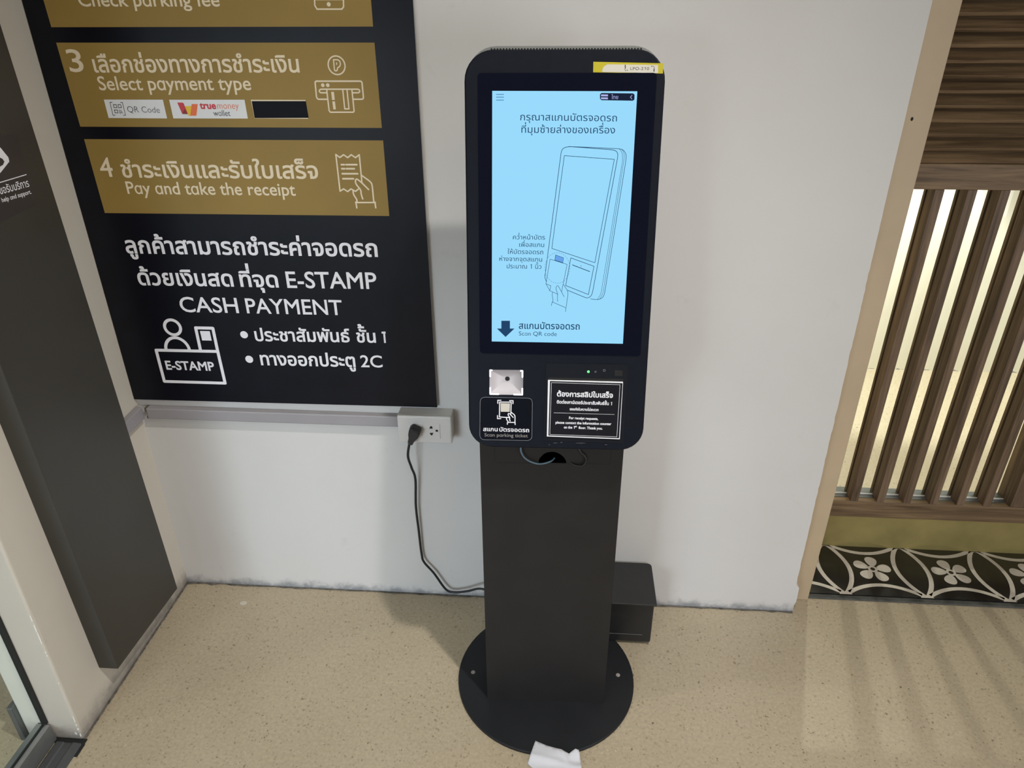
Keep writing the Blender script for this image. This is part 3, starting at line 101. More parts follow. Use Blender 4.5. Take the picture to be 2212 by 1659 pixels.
class Geo:
    def __init__(self):
        self.v, self.f, self.m = [], [], []

    def add(self, verts, faces, mi=0):
        b = len(self.v)
        self.v += [Vector(a) for a in verts]
        self.f += [[b + i for i in f] for f in faces]
        self.m += [mi] * len(faces)

    def box(self, x0, x1, y0, y1, z0, z1, mi=0, M=None):
        vs = [Vector((x, y, z)) for z in (z0, z1) for y in (y0, y1) for x in (x0, x1)]
        if M is not None:
            vs = [M @ a for a in vs]
        self.add(vs, [(0, 2, 3, 1), (4, 5, 7, 6), (0, 1, 5, 4), (2, 6, 7, 3), (0, 4, 6, 2), (1, 3, 7, 5)], mi)

    def loft(self, rings, cap0=True, cap1=True, mi=0, closed=True):
        n = len(rings[0])
        b = len(self.v)
        fs = []
        for r in rings:
            self.v += [Vector(a) for a in r]
        for k in range(len(rings) - 1):
            for i in range(n if closed else n - 1):
                j = (i + 1) % n
                fs.append([b + k * n + i, b + k * n + j, b + (k + 1) * n + j, b + (k + 1) * n + i])
        if cap0:
            fs.append([b + i for i in range(n)][::-1])
        if cap1:
            e = b + (len(rings) - 1) * n
            fs.append([e + i for i in range(n)])
        self.f += fs
        self.m += [mi] * len(fs)

    def tube(self, pts, r, n=10, cap=True):
        pts = [Vector(a) for a in pts]
        rings = []
        prev = None
        for i, a in enumerate(pts):
            t = (pts[min(i + 1, len(pts) - 1)] - pts[max(i - 1, 0)]).normalized()
            if prev is None:
                u = t.orthogonal().normalized()
            else:
                u = (prev - t * prev.dot(t)).normalized()
            prev = u
            w = t.cross(u)
            rr = r(i / (len(pts) - 1)) if callable(r) else r
            rings.append([a + rr * (math.cos(2 * math.pi * k / n) * u + math.sin(2 * math.pi * k / n) * w) for k in range(n)])
        self.loft(rings, cap, cap)

    def obj(self, name, mats, parent=None, smooth=False, bevel=0.0, seg=2):
        me = bpy.data.meshes.new(name)
        inv = world_of(parent).inverted()
        me.from_pydata([inv @ a for a in self.v], [], self.f)
        for m in (mats if isinstance(mats, (list, tuple)) else [mats]):
            me.materials.append(m)
        for p, i in zip(me.polygons, self.m):
            p.material_index = i
            p.use_smooth = smooth
        me.validate()
        o = bpy.data.objects.new(name, me)
        COL.objects.link(o)
        if parent is not None:
            o.parent = parent
        if bevel:
            b = o.modifiers.new('bevel', 'BEVEL')
            b.width, b.segments, b.limit_method, b.angle_limit = bevel, seg, 'ANGLE', math.radians(40)
            b.harden_normals = False
        return o


def tag(o, label=None, category=None, group=None, kind=None):
    if label: o['label'] = label
    if category: o['category'] = category
    if group: o['group'] = group
    if kind: o['kind'] = kind
    return o


def catmull(pts, n=8):
    pts = [Vector(a) for a in pts]
    out = []
    for i in range(len(pts) - 1):
        p0, p1, p2, p3 = pts[max(i - 1, 0)], pts[i], pts[i + 1], pts[min(i + 2, len(pts) - 1)]
        for k in range(n):
            t = k / n
            out.append(0.5 * ((2 * p1) + (-p0 + p2) * t + (2 * p0 - 5 * p1 + 4 * p2 - p3) * t * t + (-p0 + 3 * p1 - 3 * p2 + p3) * t ** 3))
    out.append(pts[-1])
    return out


def rounded(x0, x1, y0, y1, r, n=8):
    rs = r if isinstance(r, (list, tuple)) else (r, r, r, r)       # bl br tr tl
    out = []
    for (cx, cy, a0), rr in zip(((x0, y0, 180), (x1, y0, 270), (x1, y1, 0), (x0, y1, 90)), rs):
        ox = cx + rr if cx == x0 else cx - rr
        oy = cy + rr if cy == y0 else cy - rr
        for k in range(n + 1):
            a = math.radians(a0 + 90 * k / n)
            out.append((ox + rr * math.cos(a), oy + rr * math.sin(a)))
    return out


def round_poly(pts, r, n=5):
    out = []
    m = len(pts)
    for i in range(m):
        p, a, b = Vector(pts[i]), Vector(pts[i - 1]), Vector(pts[(i + 1) % m])
        u, v = (a - p), (b - p)
        rr = min(r, u.length * 0.45, v.length * 0.45)
        u, v = p + u.normalized() * rr, p + v.normalized() * rr
        for k in range(n + 1):
            t = k / n
            q = (1 - t) ** 2 * u + 2 * t * (1 - t) * p + t * t * v
            out.append((q.x, q.y))
    return out


def area2(l):
    return 0.5 * sum(l[i - 1][0] * l[i][1] - l[i][0] * l[i - 1][1] for i in range(len(l)))


def winding(p, loops):
    w = 0
    for l in loops:
        x0, y0 = l[-1]
        for x1, y1 in l:
            if (y0 <= p[1]) != (y1 <= p[1]):
                t = (p[1] - y0) / (y1 - y0)
                if x0 + t * (x1 - x0) > p[0]:
                    w += 1 if y1 > y0 else -1
            x0, y0 = x1, y1
    return w


def fill(loops):
    """Triangulate closed 2D loops by the non-zero winding rule."""
    vs, es = [], []
    for l in loops:
        b = len(vs)
        vs += [Vector((a[0], a[1])) for a in l]
        es += [(b + i, b + (i + 1) % len(l)) for i in range(len(l))]
    ov, oe, of, *_ = mgeo.delaunay_2d_cdt(vs, es, [], 0, 1e-7)
    faces = []
    for f in of:
        c = sum((ov[i] for i in f), Vector((0, 0))) / len(f)
        if winding(c, loops) != 0:
            pts = [ov[i] for i in f]
            faces.append(list(f) if area2([(a.x, a.y) for a in pts]) > 0 else list(f)[::-1])
    return [(a.x, a.y) for a in ov], faces


# ------------------------------------------------------------------ lettering
FONT = bpy.data.curves.new('lettering_probe', 'FONT')
FONT.fill_mode = 'NONE'
FONT.resolution_u = 4
FOBJ = bpy.data.objects.new('lettering_probe', FONT)
COL.objects.link(FOBJ)
ABOVE = set('\u0e31\u0e34\u0e35\u0e36\u0e37\u0e47\u0e4d\u0e4c')
TONE = set('\u0e48\u0e49\u0e4a\u0e4b')
BELOW = set('\u0e38\u0e39')


def outlines(s):
    FONT.body = s
    bpy.context.view_layer.update()
    ev = FOBJ.evaluated_get(bpy.context.evaluated_depsgraph_get())
    me = ev.to_mesh()
    co = [(v.co.x, v.co.y) for v in me.vertices]
    nb = {}
    for e in me.edges:
        a, b = e.vertices
        nb.setdefault(a, []).append(b)
        nb.setdefault(b, []).append(a)
    ev.to_mesh_clear()
    seen, loops = set(), []
    for st in sorted(nb):
        if st in seen:
            continue
        # keep the drawn direction: the next index up from the start
        l, cur, prev = [st], (st + 1 if st + 1 in nb[st] else nb[st][0]), st
        seen.add(st)
        while cur != st and cur not in seen:
            seen.add(cur)
            l.append(cur)
            nx = [k for k in nb[cur] if k != prev]
            prev, cur = cur, (nx[0] if nx else st)
        if len(l) > 2:
            loops.append([co[i] for i in l])
    return loops


GL = {}
BAR = min(p[0] for p in outlines('|')[0])


def glyph(ch):
    if ch not in GL:
        both = outlines(ch + '|')
        bar = min(both, key=lambda l: -max(p[0] for p in l))
        adv = min(p[0] for p in bar) - BAR
        loops = [] if ch == ' ' else outlines(ch)
        if ch == '1' and len(loops) == 1:               # give the figure its flag
            xs_, ys_ = [p[0] for p in loops[0]], [p[1] for p in loops[0]]
            a, t = min(xs_) - 0.045, max(ys_)
            fl_ = [(max(xs_) + 0.045, t), (a + 0.045, t), (a - 0.075, t - 0.015), (a - 0.075, t - 0.085), (max(xs_) + 0.045, t - 0.085)]
            big = loops[0]
            loops = [[(x + 0.1, y) for x, y in big], [(x + 0.1, y) for x, y in (fl_ if area2(fl_) * area2(big) > 0 else fl_[::-1])]]
            adv += 0.1
        if ch == '\u0251':
            adv *= 0.87
            loops = [[(x * 0.87, y * 0.87) for x, y in l] for l in loops]
        GL[ch] = (loops, adv)
    return GL[ch]


def thicken(l, sgn, b):
    n = len(l)
    out = []
    for i in range(n):
        p, a, c = l[i], l[i - 1], l[(i + 1) % n]
        d1 = Vector((p[0] - a[0], p[1] - a[1]))
        d2 = Vector((c[0] - p[0], c[1] - p[1]))
        if d1.length < 1e-9 or d2.length < 1e-9:
            out.append(p)
            continue
        d1.normalize(); d2.normalize()
        nn = Vector((d1.y + d2.y, -d1.x - d2.x))
        q = max(0.45, 0.5 * nn.length)
        if nn.length > 1e-6:
            nn.normalize()
        nn = nn * (b / q) * sgn
        out.append((p[0] + nn.x, p[1] + nn.y))
    return out


def line_of_text(s, P0, P1, h, bold, ref):
    s = s.replace('\u0e33', '\u0e4d\u0e32')
    t = list(s)
    for i in range(len(t) - 1):                     # nikhahit comes before the tone mark
        if t[i] in TONE and t[i + 1] == '\u0e4d':
            t[i], t[i + 1] = t[i + 1], t[i]
    rl = glyph(ref)[0]
    rh = max(p[1] for l in rl for p in l) - min(0.0, 0.0)
    x, prev, parts = 0.0, '', []
    for ch in t:
        g = '\u0251' if ch == 'a' else ch
        loops, adv = glyph(g)
        dy = 0.0
        if ch in TONE and prev in ABOVE:
            dy = 0.21
        if ch in ABOVE or ch in TONE or ch in BELOW:
            adv = 0.0
        if loops:
            big = max(loops, key=lambda l: abs(area2(l)))
            sgn = 1 if area2(big) > 0 else -1
            parts.append([[(p[0] + x, p[1] + dy) for p in (thicken(l, sgn, bold) if bold else l)] for l in loops])
        x += adv
        prev = ch
    xs = [p[0] for g in parts for l in g for p in l]
    x0, x1 = min(xs), max(xs)
    P0, P1 = Vector(P0), Vector(P1)
    d = (P1 - P0) / (x1 - x0)
    k = h / rh
    out = []
    for g in parts:
        vs, fs = fill(g)
        out.append(([(P0.x + d.x * (a - x0), P0.y + d.y * (a - x0) + k * b) for a, b in vs], fs))
    return out


def stroke_faces(pts, w, closed):
    pts = [Vector(p) for p in pts]
    r = w / 2
    out = []
    n = len(pts)
    for i in range(n if closed else n - 1):
        a, b = pts[i], pts[(i + 1) % n]
        d = b - a
        if d.length < 1e-9:
            continue
        d.normalize()
        q = Vector((-d.y, d.x)) * r
        out.append(([tuple(a - q), tuple(b - q), tuple(b + q), tuple(a + q)], [[0, 1, 2, 3]]))
    for p in pts:
        out.append(([(p.x + r * math.cos(k * math.pi / 5), p.y + r * math.sin(k * math.pi / 5)) for k in range(10)], [list(range(10))]))
    return out


def disc(c, r, n=28):
    return [(c[0] + r * math.cos(2 * math.pi * k / n), c[1] + r * math.sin(2 * math.pi * k / n)) for k in range(n)]


def soften(pts, r, n=5):
    pts = [Vector(p) for p in pts]
    out = [tuple(pts[0])]
    for a, p, b in zip(pts, pts[1:], pts[2:]):
        u, v = a - p, b - p
        u, v = p + u.normalized() * min(r, u.length * 0.5), p + v.normalized() * min(r, v.length * 0.5)
        out += [tuple((1 - t) ** 2 * u + 2 * t * (1 - t) * p + t * t * v) for t in [k / n for k in range(n + 1)]]
    return out + [tuple(pts[-1])]


def marks(d):
    """Fills, strokes and rings of one DATA group, each a single flat layer."""
    items = []
    for l in d.get('fill', []):
        items.append(fill([l if area2(l) > 0 else l[::-1]]))
    for pts, w, c, *sm in d.get('stroke', []):
        if sm and sm[0]:
            pts = soften(pts, sm[0])
        items.append(fill([vs if area2(vs) > 0 else vs[::-1] for vs, fs in stroke_faces(pts, w, c)]))
    for c, r, w in d.get('circle', []):
        items.append(fill([disc(c, r + w / 2), disc(c, r - w / 2)[::-1]]) if w else (disc(c, r), [list(range(28))]))
    return items


def lay(items, place, geo=None, mi=0):
    g = geo or Geo()
    for k, (vs, fs) in enumerate(items):
        g.add([place(a, b, k * 1.2e-5) for a, b in vs], fs, mi)
    return g


def printed(key, place, geo=None, mi=0):
    d = DATA[key]
    items = marks(d)
    for t in d.get('text', []):
        items += line_of_text(*t)
    return lay(items, place, geo, mi)


def print_parts(key, place, mat, parent, mark_name='pictogram', text_name='lettering'):
    """Every line of text a piece of its own, the drawing another."""
    d = DATA[key]
    for t in d.get('text', []):
        lay(line_of_text(*t), place).obj(text_name, mat, parent)
    dots = [c for c in d.get('circle', []) if not c[2]] if mark_name == 'bullet_dot' else []
    for c in dots:
        lay([(disc(c[0], c[1]), [list(range(28))])], place).obj('bullet_dot', mat, parent)
    it = marks(d) if not dots else []
    if it:
        lay(it, place).obj(mark_name, mat, parent)


# ------------------------------------------------------------------ materials
def node_mat(name):
    m = bpy.data.materials.new(name)
    m.use_nodes = True
    nt = m.node_tree
    return m, nt, nt.nodes['Principled BSDF']


def N(nt, kind, **kw):
    n = nt.nodes.new('ShaderNode' + kind)
    for k, v in kw.items():
        if k.startswith('i_'):
            n.inputs[k[2:].replace('_', ' ')].default_value = v
        else:
            setattr(n, k, v)
    return n


def ramp(nt, stops, interp='LINEAR'):
    r = nt.nodes.new('ShaderNodeValToRGB')
    r.color_ramp.interpolation = interp
    e = r.color_ramp.elements
    while len(e) < len(stops):
        e.new(0.5)
    for k, (p, c) in enumerate(stops):
        e[k].position = p
        e[k].color = (*c, 1) if len(c) == 3 else c
    return r


def mix(nt, fac, a, b, blend='MIX'):
    m = nt.nodes.new('ShaderNodeMix')
    m.data_type = 'RGBA'
    m.blend_type = blend
    for i, v in ((0, fac), (6, a), (7, b)):
        if hasattr(v, 'is_output') or isinstance(v, bpy.types.NodeSocket):
            nt.links.new(v, m.inputs[i])
        elif i == 0:
            m.inputs[0].default_value = v
        else:
            m.inputs[i].default_value = (*v, 1)
    return m.outputs[2]


def mathn(nt, op, a, b=0.0, clamp=False):
    m = nt.nodes.new('ShaderNodeMath')
    m.operation = op
    m.use_clamp = clamp
    for i, v in enumerate((a, b)):
        if isinstance(v, bpy.types.NodeSocket):
            nt.links.new(v, m.inputs[i])
        else:
            m.inputs[i].default_value = v
    return m.outputs[0]


def pos(nt):
    g = nt.nodes.new('ShaderNodeNewGeometry')
    return g.outputs['Position']


def plain(name, col, rough=0.5, metal=0.0, spec=0.5, var=0.06, scale=40.0, bump=0.0, coat=0.0):
    m, nt, b = node_mat(name)
    n = N(nt, 'TexNoise', i_Scale=scale, i_Detail=4.0)
    nt.links.new(pos(nt), n.inputs['Vector'])
    lo = tuple(c * (1 - var) for c in col); hi = tuple(min(1, c * (1 + var)) for c in col)
    r = ramp(nt, [(0.3, lo), (0.7, hi)])
    nt.links.new(n.outputs[0], r.inputs[0])
    nt.links.new(r.outputs[0], b.inputs['Base Color'])
    b.inputs['Roughness'].default_value = rough
    b.inputs['Metallic'].default_value = metal
    b.inputs['Specular IOR Level'].default_value = spec
    b.inputs['Coat Weight'].default_value = coat
    if bump:
        bp = N(nt, 'Bump', i_Strength=bump, i_Distance=0.002)
        n2 = N(nt, 'TexNoise', i_Scale=scale * 12, i_Detail=2.0)
        nt.links.new(pos(nt), n2.inputs['Vector'])
        nt.links.new(n2.outputs[0], bp.inputs['Height'])
        nt.links.new(bp.outputs[0], b.inputs['Normal'])
    return m


def glow(name, col, strength, base=(0.004, 0.004, 0.004), rough=0.2):
    m, nt, b = node_mat(name)
    b.inputs['Base Color'].default_value = (*base, 1)
    b.inputs['Emission Color'].default_value = (*col, 1)
    b.inputs['Emission Strength'].default_value = strength
    b.inputs['Roughness'].default_value = rough
    b.inputs['Specular IOR Level'].default_value = 0.2
    return m


def painted_wall(name, col, tint, dirt=(0.27, 0.275, 0.29), dirt_h=0.022, stain=0.25):
    m, nt, b = node_mat(name)
    P = pos(nt)
    n = N(nt, 'TexNoise', i_Scale=2.2, i_Detail=5.0, i_Roughness=0.6)
    nt.links.new(P, n.inputs['Vector'])
    r = ramp(nt, [(0.35, col), (0.65, tint)])
    nt.links.new(n.outputs[0], r.inputs[0])
    # scuffs
    n2 = N(nt, 'TexNoise', i_Scale=9.0, i_Detail=6.0, i_Roughness=0.7)
    nt.links.new(P, n2.inputs['Vector'])
    r2 = ramp(nt, [(0.62, (0, 0, 0)), (0.74, (1, 1, 1))])
    nt.links.new(n2.outputs[0], r2.inputs[0])
    c = mix(nt, mathn(nt, 'MULTIPLY', r2.outputs[0], stain), r.outputs[0], tuple(a * 0.72 for a in col))
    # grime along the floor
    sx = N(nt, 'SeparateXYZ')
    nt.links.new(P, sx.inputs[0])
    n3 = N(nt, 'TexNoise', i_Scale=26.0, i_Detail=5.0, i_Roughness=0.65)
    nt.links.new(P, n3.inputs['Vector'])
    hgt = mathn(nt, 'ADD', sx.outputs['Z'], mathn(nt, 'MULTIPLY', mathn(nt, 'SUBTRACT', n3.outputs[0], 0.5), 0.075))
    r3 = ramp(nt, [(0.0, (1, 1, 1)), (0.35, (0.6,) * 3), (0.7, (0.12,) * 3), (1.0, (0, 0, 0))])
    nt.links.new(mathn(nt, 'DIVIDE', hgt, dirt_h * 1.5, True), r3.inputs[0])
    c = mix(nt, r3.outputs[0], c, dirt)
    nt.links.new(c, b.inputs['Base Color'])
    b.inputs['Roughness'].default_value = 0.62
    b.inputs['Specular IOR Level'].default_value = 0.3
    bp = N(nt, 'Bump', i_Strength=0.12, i_Distance=0.003)
    n4 = N(nt, 'TexNoise', i_Scale=35.0, i_Detail=4.0)
    nt.links.new(P, n4.inputs['Vector'])
    nt.links.new(n4.outputs[0], bp.inputs['Height'])
    nt.links.new(bp.outputs[0], b.inputs['Normal'])
    return m


def terrazzo():
    m, nt, b = node_mat('terrazzo')
    P = pos(nt)
    n = N(nt, 'TexNoise', i_Scale=3.0, i_Detail=4.0)
    nt.links.new(P, n.inputs['Vector'])
    base = ramp(nt, [(0.3, FLOOR_A), (0.7, FLOOR_B)])
    nt.links.new(n.outputs[0], base.inputs[0])
    c = base.outputs[0]
    nf = N(nt, 'TexNoise', i_Scale=120.0, i_Detail=3.0)
    nt.links.new(P, nf.inputs['Vector'])
    rf = ramp(nt, [(0.3, (0.90,) * 3), (0.7, (1.06,) * 3)])
    nt.links.new(nf.outputs[0], rf.inputs[0])
    c = mix(nt, 1.0, c, rf.outputs[0], 'MULTIPLY')
    # chips: cells of a Voronoi pattern, few of them dark; warped so the chips are angular
    for sc, thr, rad, dark, strength in ((230.0, 0.89, 0.30, (0.20, 0.155, 0.095), 0.75), (120.0, 0.87, 0.27, (0.21, 0.165, 0.10), 0.7),
                                         (105.0, 0.955, 0.20, (0.09, 0.07, 0.045), 0.8), (62.0, 0.965, 0.16, (0.17, 0.135, 0.085), 0.7),
                                         (150.0, 0.94, 0.22, (0.58, 0.52, 0.42), 0.6)):
        nw = N(nt, 'TexNoise', i_Scale=sc * 1.1, i_Detail=1.0)
        nt.links.new(P, nw.inputs['Vector'])
        vm = N(nt, 'VectorMath', operation='MULTIPLY_ADD')
        nt.links.new(nw.outputs['Color'], vm.inputs[0])
        vm.inputs[1].default_value = (0.9 / sc,) * 3
        nt.links.new(P, vm.inputs[2])
        v = N(nt, 'TexVoronoi', i_Scale=sc)
        v.voronoi_dimensions = '2D'
        nt.links.new(vm.outputs[0], v.inputs['Vector'])
        s = N(nt, 'SeparateColor')
        nt.links.new(v.outputs['Color'], s.inputs[0])
        pick = mathn(nt, 'GREATER_THAN', s.outputs[0], thr)
        size = mathn(nt, 'MULTIPLY', s.outputs[1], rad)
        inside = mathn(nt, 'LESS_THAN', v.outputs['Distance'], mathn(nt, 'ADD', size, 0.08))
        tone = mathn(nt, 'MULTIPLY', mathn(nt, 'ADD', mathn(nt, 'MULTIPLY', s.outputs[2], 0.7), 0.3), strength)
        c = mix(nt, mathn(nt, 'MULTIPLY', mathn(nt, 'MULTIPLY', pick, inside), tone), c, dark)
    nt.links.new(c, b.inputs['Base Color'])
    b.inputs['Roughness'].default_value = 0.42
    b.inputs['Specular IOR Level'].default_value = 0.35
    return m


def wood(name, axis, dark, light_, scale=18.0):
    m, nt, b = node_mat(name)
    mp = N(nt, 'Mapping')
    nt.links.new(pos(nt), mp.inputs['Vector'])
    sc = [scale * 3.2] * 3
    sc['xyz'.index(axis)] = scale * 0.16
    mp.inputs['Scale'].default_value = sc
    n = N(nt, 'TexNoise', i_Scale=1.0, i_Detail=7.0, i_Roughness=0.62, i_Distortion=0.6)
    nt.links.new(mp.outputs[0], n.inputs['Vector'])
    r = ramp(nt, [(0.28, dark), (0.52, tuple((a + c) / 2 for a, c in zip(dark, light_))), (0.72, light_)])
    nt.links.new(n.outputs[0], r.inputs[0])
    nt.links.new(r.outputs[0], b.inputs['Base Color'])
    b.inputs['Roughness'].default_value = 0.5
    b.inputs['Specular IOR Level'].default_value = 0.25
    bp = N(nt, 'Bump', i_Strength=0.15, i_Distance=0.001)
    nt.links.new(n.outputs[0], bp.inputs['Height'])
    nt.links.new(bp.outputs[0], b.inputs['Normal'])
    return m


def clear_glass(name, tint=(0.93, 0.97, 0.95), gloss=0.08):
    m = bpy.data.materials.new(name)
    m.use_nodes = True
    nt = m.node_tree
    nt.nodes.remove(nt.nodes['Principled BSDF'])
    t = N(nt, 'BsdfTransparent'); t.inputs[0].default_value = (*tint, 1)
    g = N(nt, 'BsdfGlossy'); g.inputs['Roughness'].default_value = 0.03
    lw_ = N(nt, 'LayerWeight', i_Blend=0.5)
    f5 = mathn(nt, 'POWER', lw_.outputs['Facing'], 5.0)
    f = mathn(nt, 'ADD', mathn(nt, 'MULTIPLY', f5, 0.9), 0.03)
    mx = N(nt, 'MixShader')
    nt.links.new(f, mx.inputs[0])
    nt.links.new(t.outputs[0], mx.inputs[1]); nt.links.new(g.outputs[0], mx.inputs[2])
    nt.links.new(mx.outputs[0], nt.nodes['Material Output'].inputs[0])
    return m


FLOOR_A, FLOOR_B = (0.40, 0.335, 0.235), (0.45, 0.38, 0.275)
M_wall = painted_wall('painted_plaster_white', (0.595, 0.585, 0.572), (0.62, 0.612, 0.604))
M_left = painted_wall('painted_plaster_cream', (0.55, 0.51, 0.44), (0.58, 0.545, 0.475), dirt=(0.24, 0.22, 0.2), dirt_h=0.05, stain=0.45)
M_shop = painted_wall('shop_plaster', (0.74, 0.70, 0.58), (0.78, 0.745, 0.63), stain=0.1, dirt_h=0.001)
M_column = plain('beige_paint', (0.455, 0.355, 0.235), 0.55, var=0.05, scale=6)
M_floor = terrazzo()
M_panel = plain('charcoal_laminate', (0.040, 0.037, 0.031), 0.5, var=0.12, scale=3)
M_plate = plain('sticker_plum_black', (0.036, 0.030, 0.032), 0.4, var=0.1, scale=6)
M_black_print = plain('printed_black', (0.0045, 0.0050, 0.0090), 0.34, spec=0.2, var=0.15, scale=20)
M_foam = plain('foam_board_edge', (0.35, 0.35, 0.34), 0.7)
M_gold = plain('printed_gold', (0.285, 0.190, 0.052), 0.45, spec=0.25, var=0.06, scale=5)
M_cream_ink = plain('cream_ink', (0.76, 0.66, 0.48), 0.5, var=0.02)
M_white_ink = plain('white_ink', (0.78, 0.78, 0.83), 0.5, var=0.02)
M_paper_white = plain('printed_white', (0.72, 0.74, 0.76), 0.45, var=0.02)
M_dark_ink = plain('dark_grey_ink', (0.035, 0.04, 0.055), 0.5)
M_tape = plain('black_tape', (0.004, 0.004, 0.007), 0.4, spec=0.1)
M_red = plain('logo_red_ink', (0.55, 0.04, 0.06), 0.45)
M_maroon = plain('logo_maroon_ink', (0.22, 0.02, 0.025), 0.45)
M_orange = plain('logo_orange_ink', (0.75, 0.16, 0.05), 0.45)
M_yellow = plain('logo_yellow_ink', (0.80, 0.52, 0.03), 0.45)
M_trunk = plain('grey_pvc', (0.30, 0.285, 0.30), 0.5, var=0.05, scale=8)
M_trunk_dark = plain('broken_pvc_edge', (0.10, 0.085, 0.07), 0.7)
M_plastic = plain('white_plastic', (0.62, 0.60, 0.58), 0.35, var=0.02)
M_rubber = plain('black_rubber', (0.012, 0.012, 0.013), 0.5)
M_head = plain('kiosk_black_plastic', (0.0060, 0.0080, 0.0135), 0.48, spec=0.13, var=0.10, scale=60, bump=0.04)
M_shell = plain('kiosk_grey_shell', (0.24, 0.245, 0.24), 0.4, metal=0.4, var=0.04)
M_hole = plain('vent_black', (0.006, 0.006, 0.006), 0.8)
M_post = plain('kiosk_black_steel', (0.0155, 0.0145, 0.0145), 0.5, spec=0.3, var=0.12, scale=14, bump=0.03)
M_base = plain('kiosk_base_steel', (0.0125, 0.0135, 0.016), 0.5, spec=0.25, var=0.12, scale=12, bump=0.03)
M_bolt = plain('grey_bolt', (0.30, 0.27, 0.26), 0.5)
M_bezel_glass = plain('display_black_glass', (0.0025, 0.0035, 0.011), 0.10, spec=0.25, var=0.05)
M_screen = glow('screen_backlight', (0.315, 0.70, 0.97), 1.0, rough=0.15)
M_screen_ink = glow('screen_dark_ink', (0.008, 0.05, 0.13), 1.0, rough=0.15)
M_screen_grey = glow('screen_grey_ink', (0.11, 0.30, 0.52), 1.0, rough=0.15)
M_screen_tint = glow('screen_blue_tint', (0.13, 0.36, 0.80), 1.0, rough=0.15)
M_screen_dash = glow('screen_purple_ink', (0.13, 0.26, 0.55), 1.0, rough=0.15)
M_screen_navy = glow('screen_navy', (0.004, 0.010, 0.035), 1.0, rough=0.15)
M_screen_light = glow('screen_lilac', (0.42, 0.45, 0.82), 1.0, rough=0.15)
M_scan = plain('scanner_reflector', (0.50, 0.47, 0.50), 0.35, var=0.02)
M_scan_light = glow('scanner_light', (0.95, 0.95, 1.0), 1.6)
M_led = glow('green_led', (0.10, 1.0, 0.16), 3.0)
M_label_y = plain('label_yellow', (0.47, 0.40, 0.015), 0.45, var=0.03)
M_label_w = plain('label_white', (0.58, 0.55, 0.48), 0.5, var=0.03)
M_sticker = plain('sticker_black', (0.0035, 0.0045, 0.0090), 0.3, spec=0.15)
M_grey_ink = plain('grey_ink', (0.27, 0.25, 0.24), 0.5)
M_line_grey = plain('sticker_edge_grey', (0.20, 0.21, 0.23), 0.5)
M_printer = plain('printer_cover', (0.0085, 0.0105, 0.0145), 0.45, spec=0.13)
M_notice = plain('notice_black', (0.0070, 0.0070, 0.0105), 0.45, spec=0.2)
M_cable_blue = plain('blue_grey_cable', (0.10, 0.17, 0.22), 0.45)
M_box = plain('black_box_plastic', (0.014, 0.0145, 0.016), 0.42, var=0.1, bump=0.04)
M_paper = plain('thermal_paper', (0.56, 0.56, 0.60), 0.6, var=0.02, spec=0.2)
M_tile = plain('black_tile', (0.0095, 0.009, 0.009), 0.22, var=0.5, scale=25)
M_tile_edge = plain('tile_edge_grey', (0.055, 0.057, 0.054), 0.5, var=0.4, scale=40)
M_inlay = plain('cream_inlay', (0.60, 0.55, 0.48), 0.4, var=0.08, scale=30)
M_brass = plain('aged_brass', (0.40, 0.33, 0.125), 0.42, metal=0.55, var=0.14, scale=9)
M_wood_x = wood('walnut_along_x', 'x', (0.066, 0.041, 0.022), (0.30, 0.20, 0.11))
M_wood_z = wood('walnut_along_z', 'z', (0.055, 0.036, 0.023), (0.26, 0.175, 0.11))
M_glass = clear_glass('clear_glass')
M_alu = plain('grey_aluminium', (0.24, 0.25, 0.25), 0.38, metal=0.6, var=0.1, scale=20)
M_alu_dark = plain('dark_aluminium', (0.10, 0.105, 0.11), 0.4, metal=0.5, var=0.1, scale=20)
M_gasket = plain('black_gasket', (0.008, 0.009, 0.009), 0.6)
M_chip = plain('chipped_paint', (0.75, 0.73, 0.68), 0.7)
M_grime = plain('floor_grime', (0.13, 0.12, 0.105), 0.8, var=0.5, scale=60)

# ------------------------------------------------------------------ the setting
XL, XR, YEND = -1.140, 0.692, -0.550
random.seed(4)


def structure(o):
    o['kind'] = 'structure'
    return o


g = Geo()
g.add([(-6, -6, 0), (6, -6, 0), (6, 5, 0), (-6, 5, 0)], [(0, 1, 2, 3)])
structure(g.obj('floor', M_floor))

# back wall with a chipped, slightly wavy free edge on the right
edge = []
z = 0.0
while z < 3.2:
    j = random.choice((0.0, 0.0003, -0.0003, 0.0005, -0.0012)) if z < 1.1 else random.uniform(-0.0003, 0.0003)
    base = 0.699 if z < 0.03 else (0.7025 if z < 0.095 else XR)
    edge.append((base + j, z))
    z += 0.013 if z < 1.2 else 0.08
outline = [(XL - 0.02, 3.2), (XL - 0.02, 0.0)] + edge + [(XR, 3.2)]
vs, fs = fill([outline])
g = Geo()
g.add([(a, 0, b) for a, b in vs], fs)
g.loft([[(a, 0.0, b) for a, b in outline], [(a, 0.045, b) for a, b in outline]], False, False)
g.add([(a, 0.045, b) for a, b in vs], [f[::-1] for f in fs])
structure(g.obj('wall_back', M_wall))

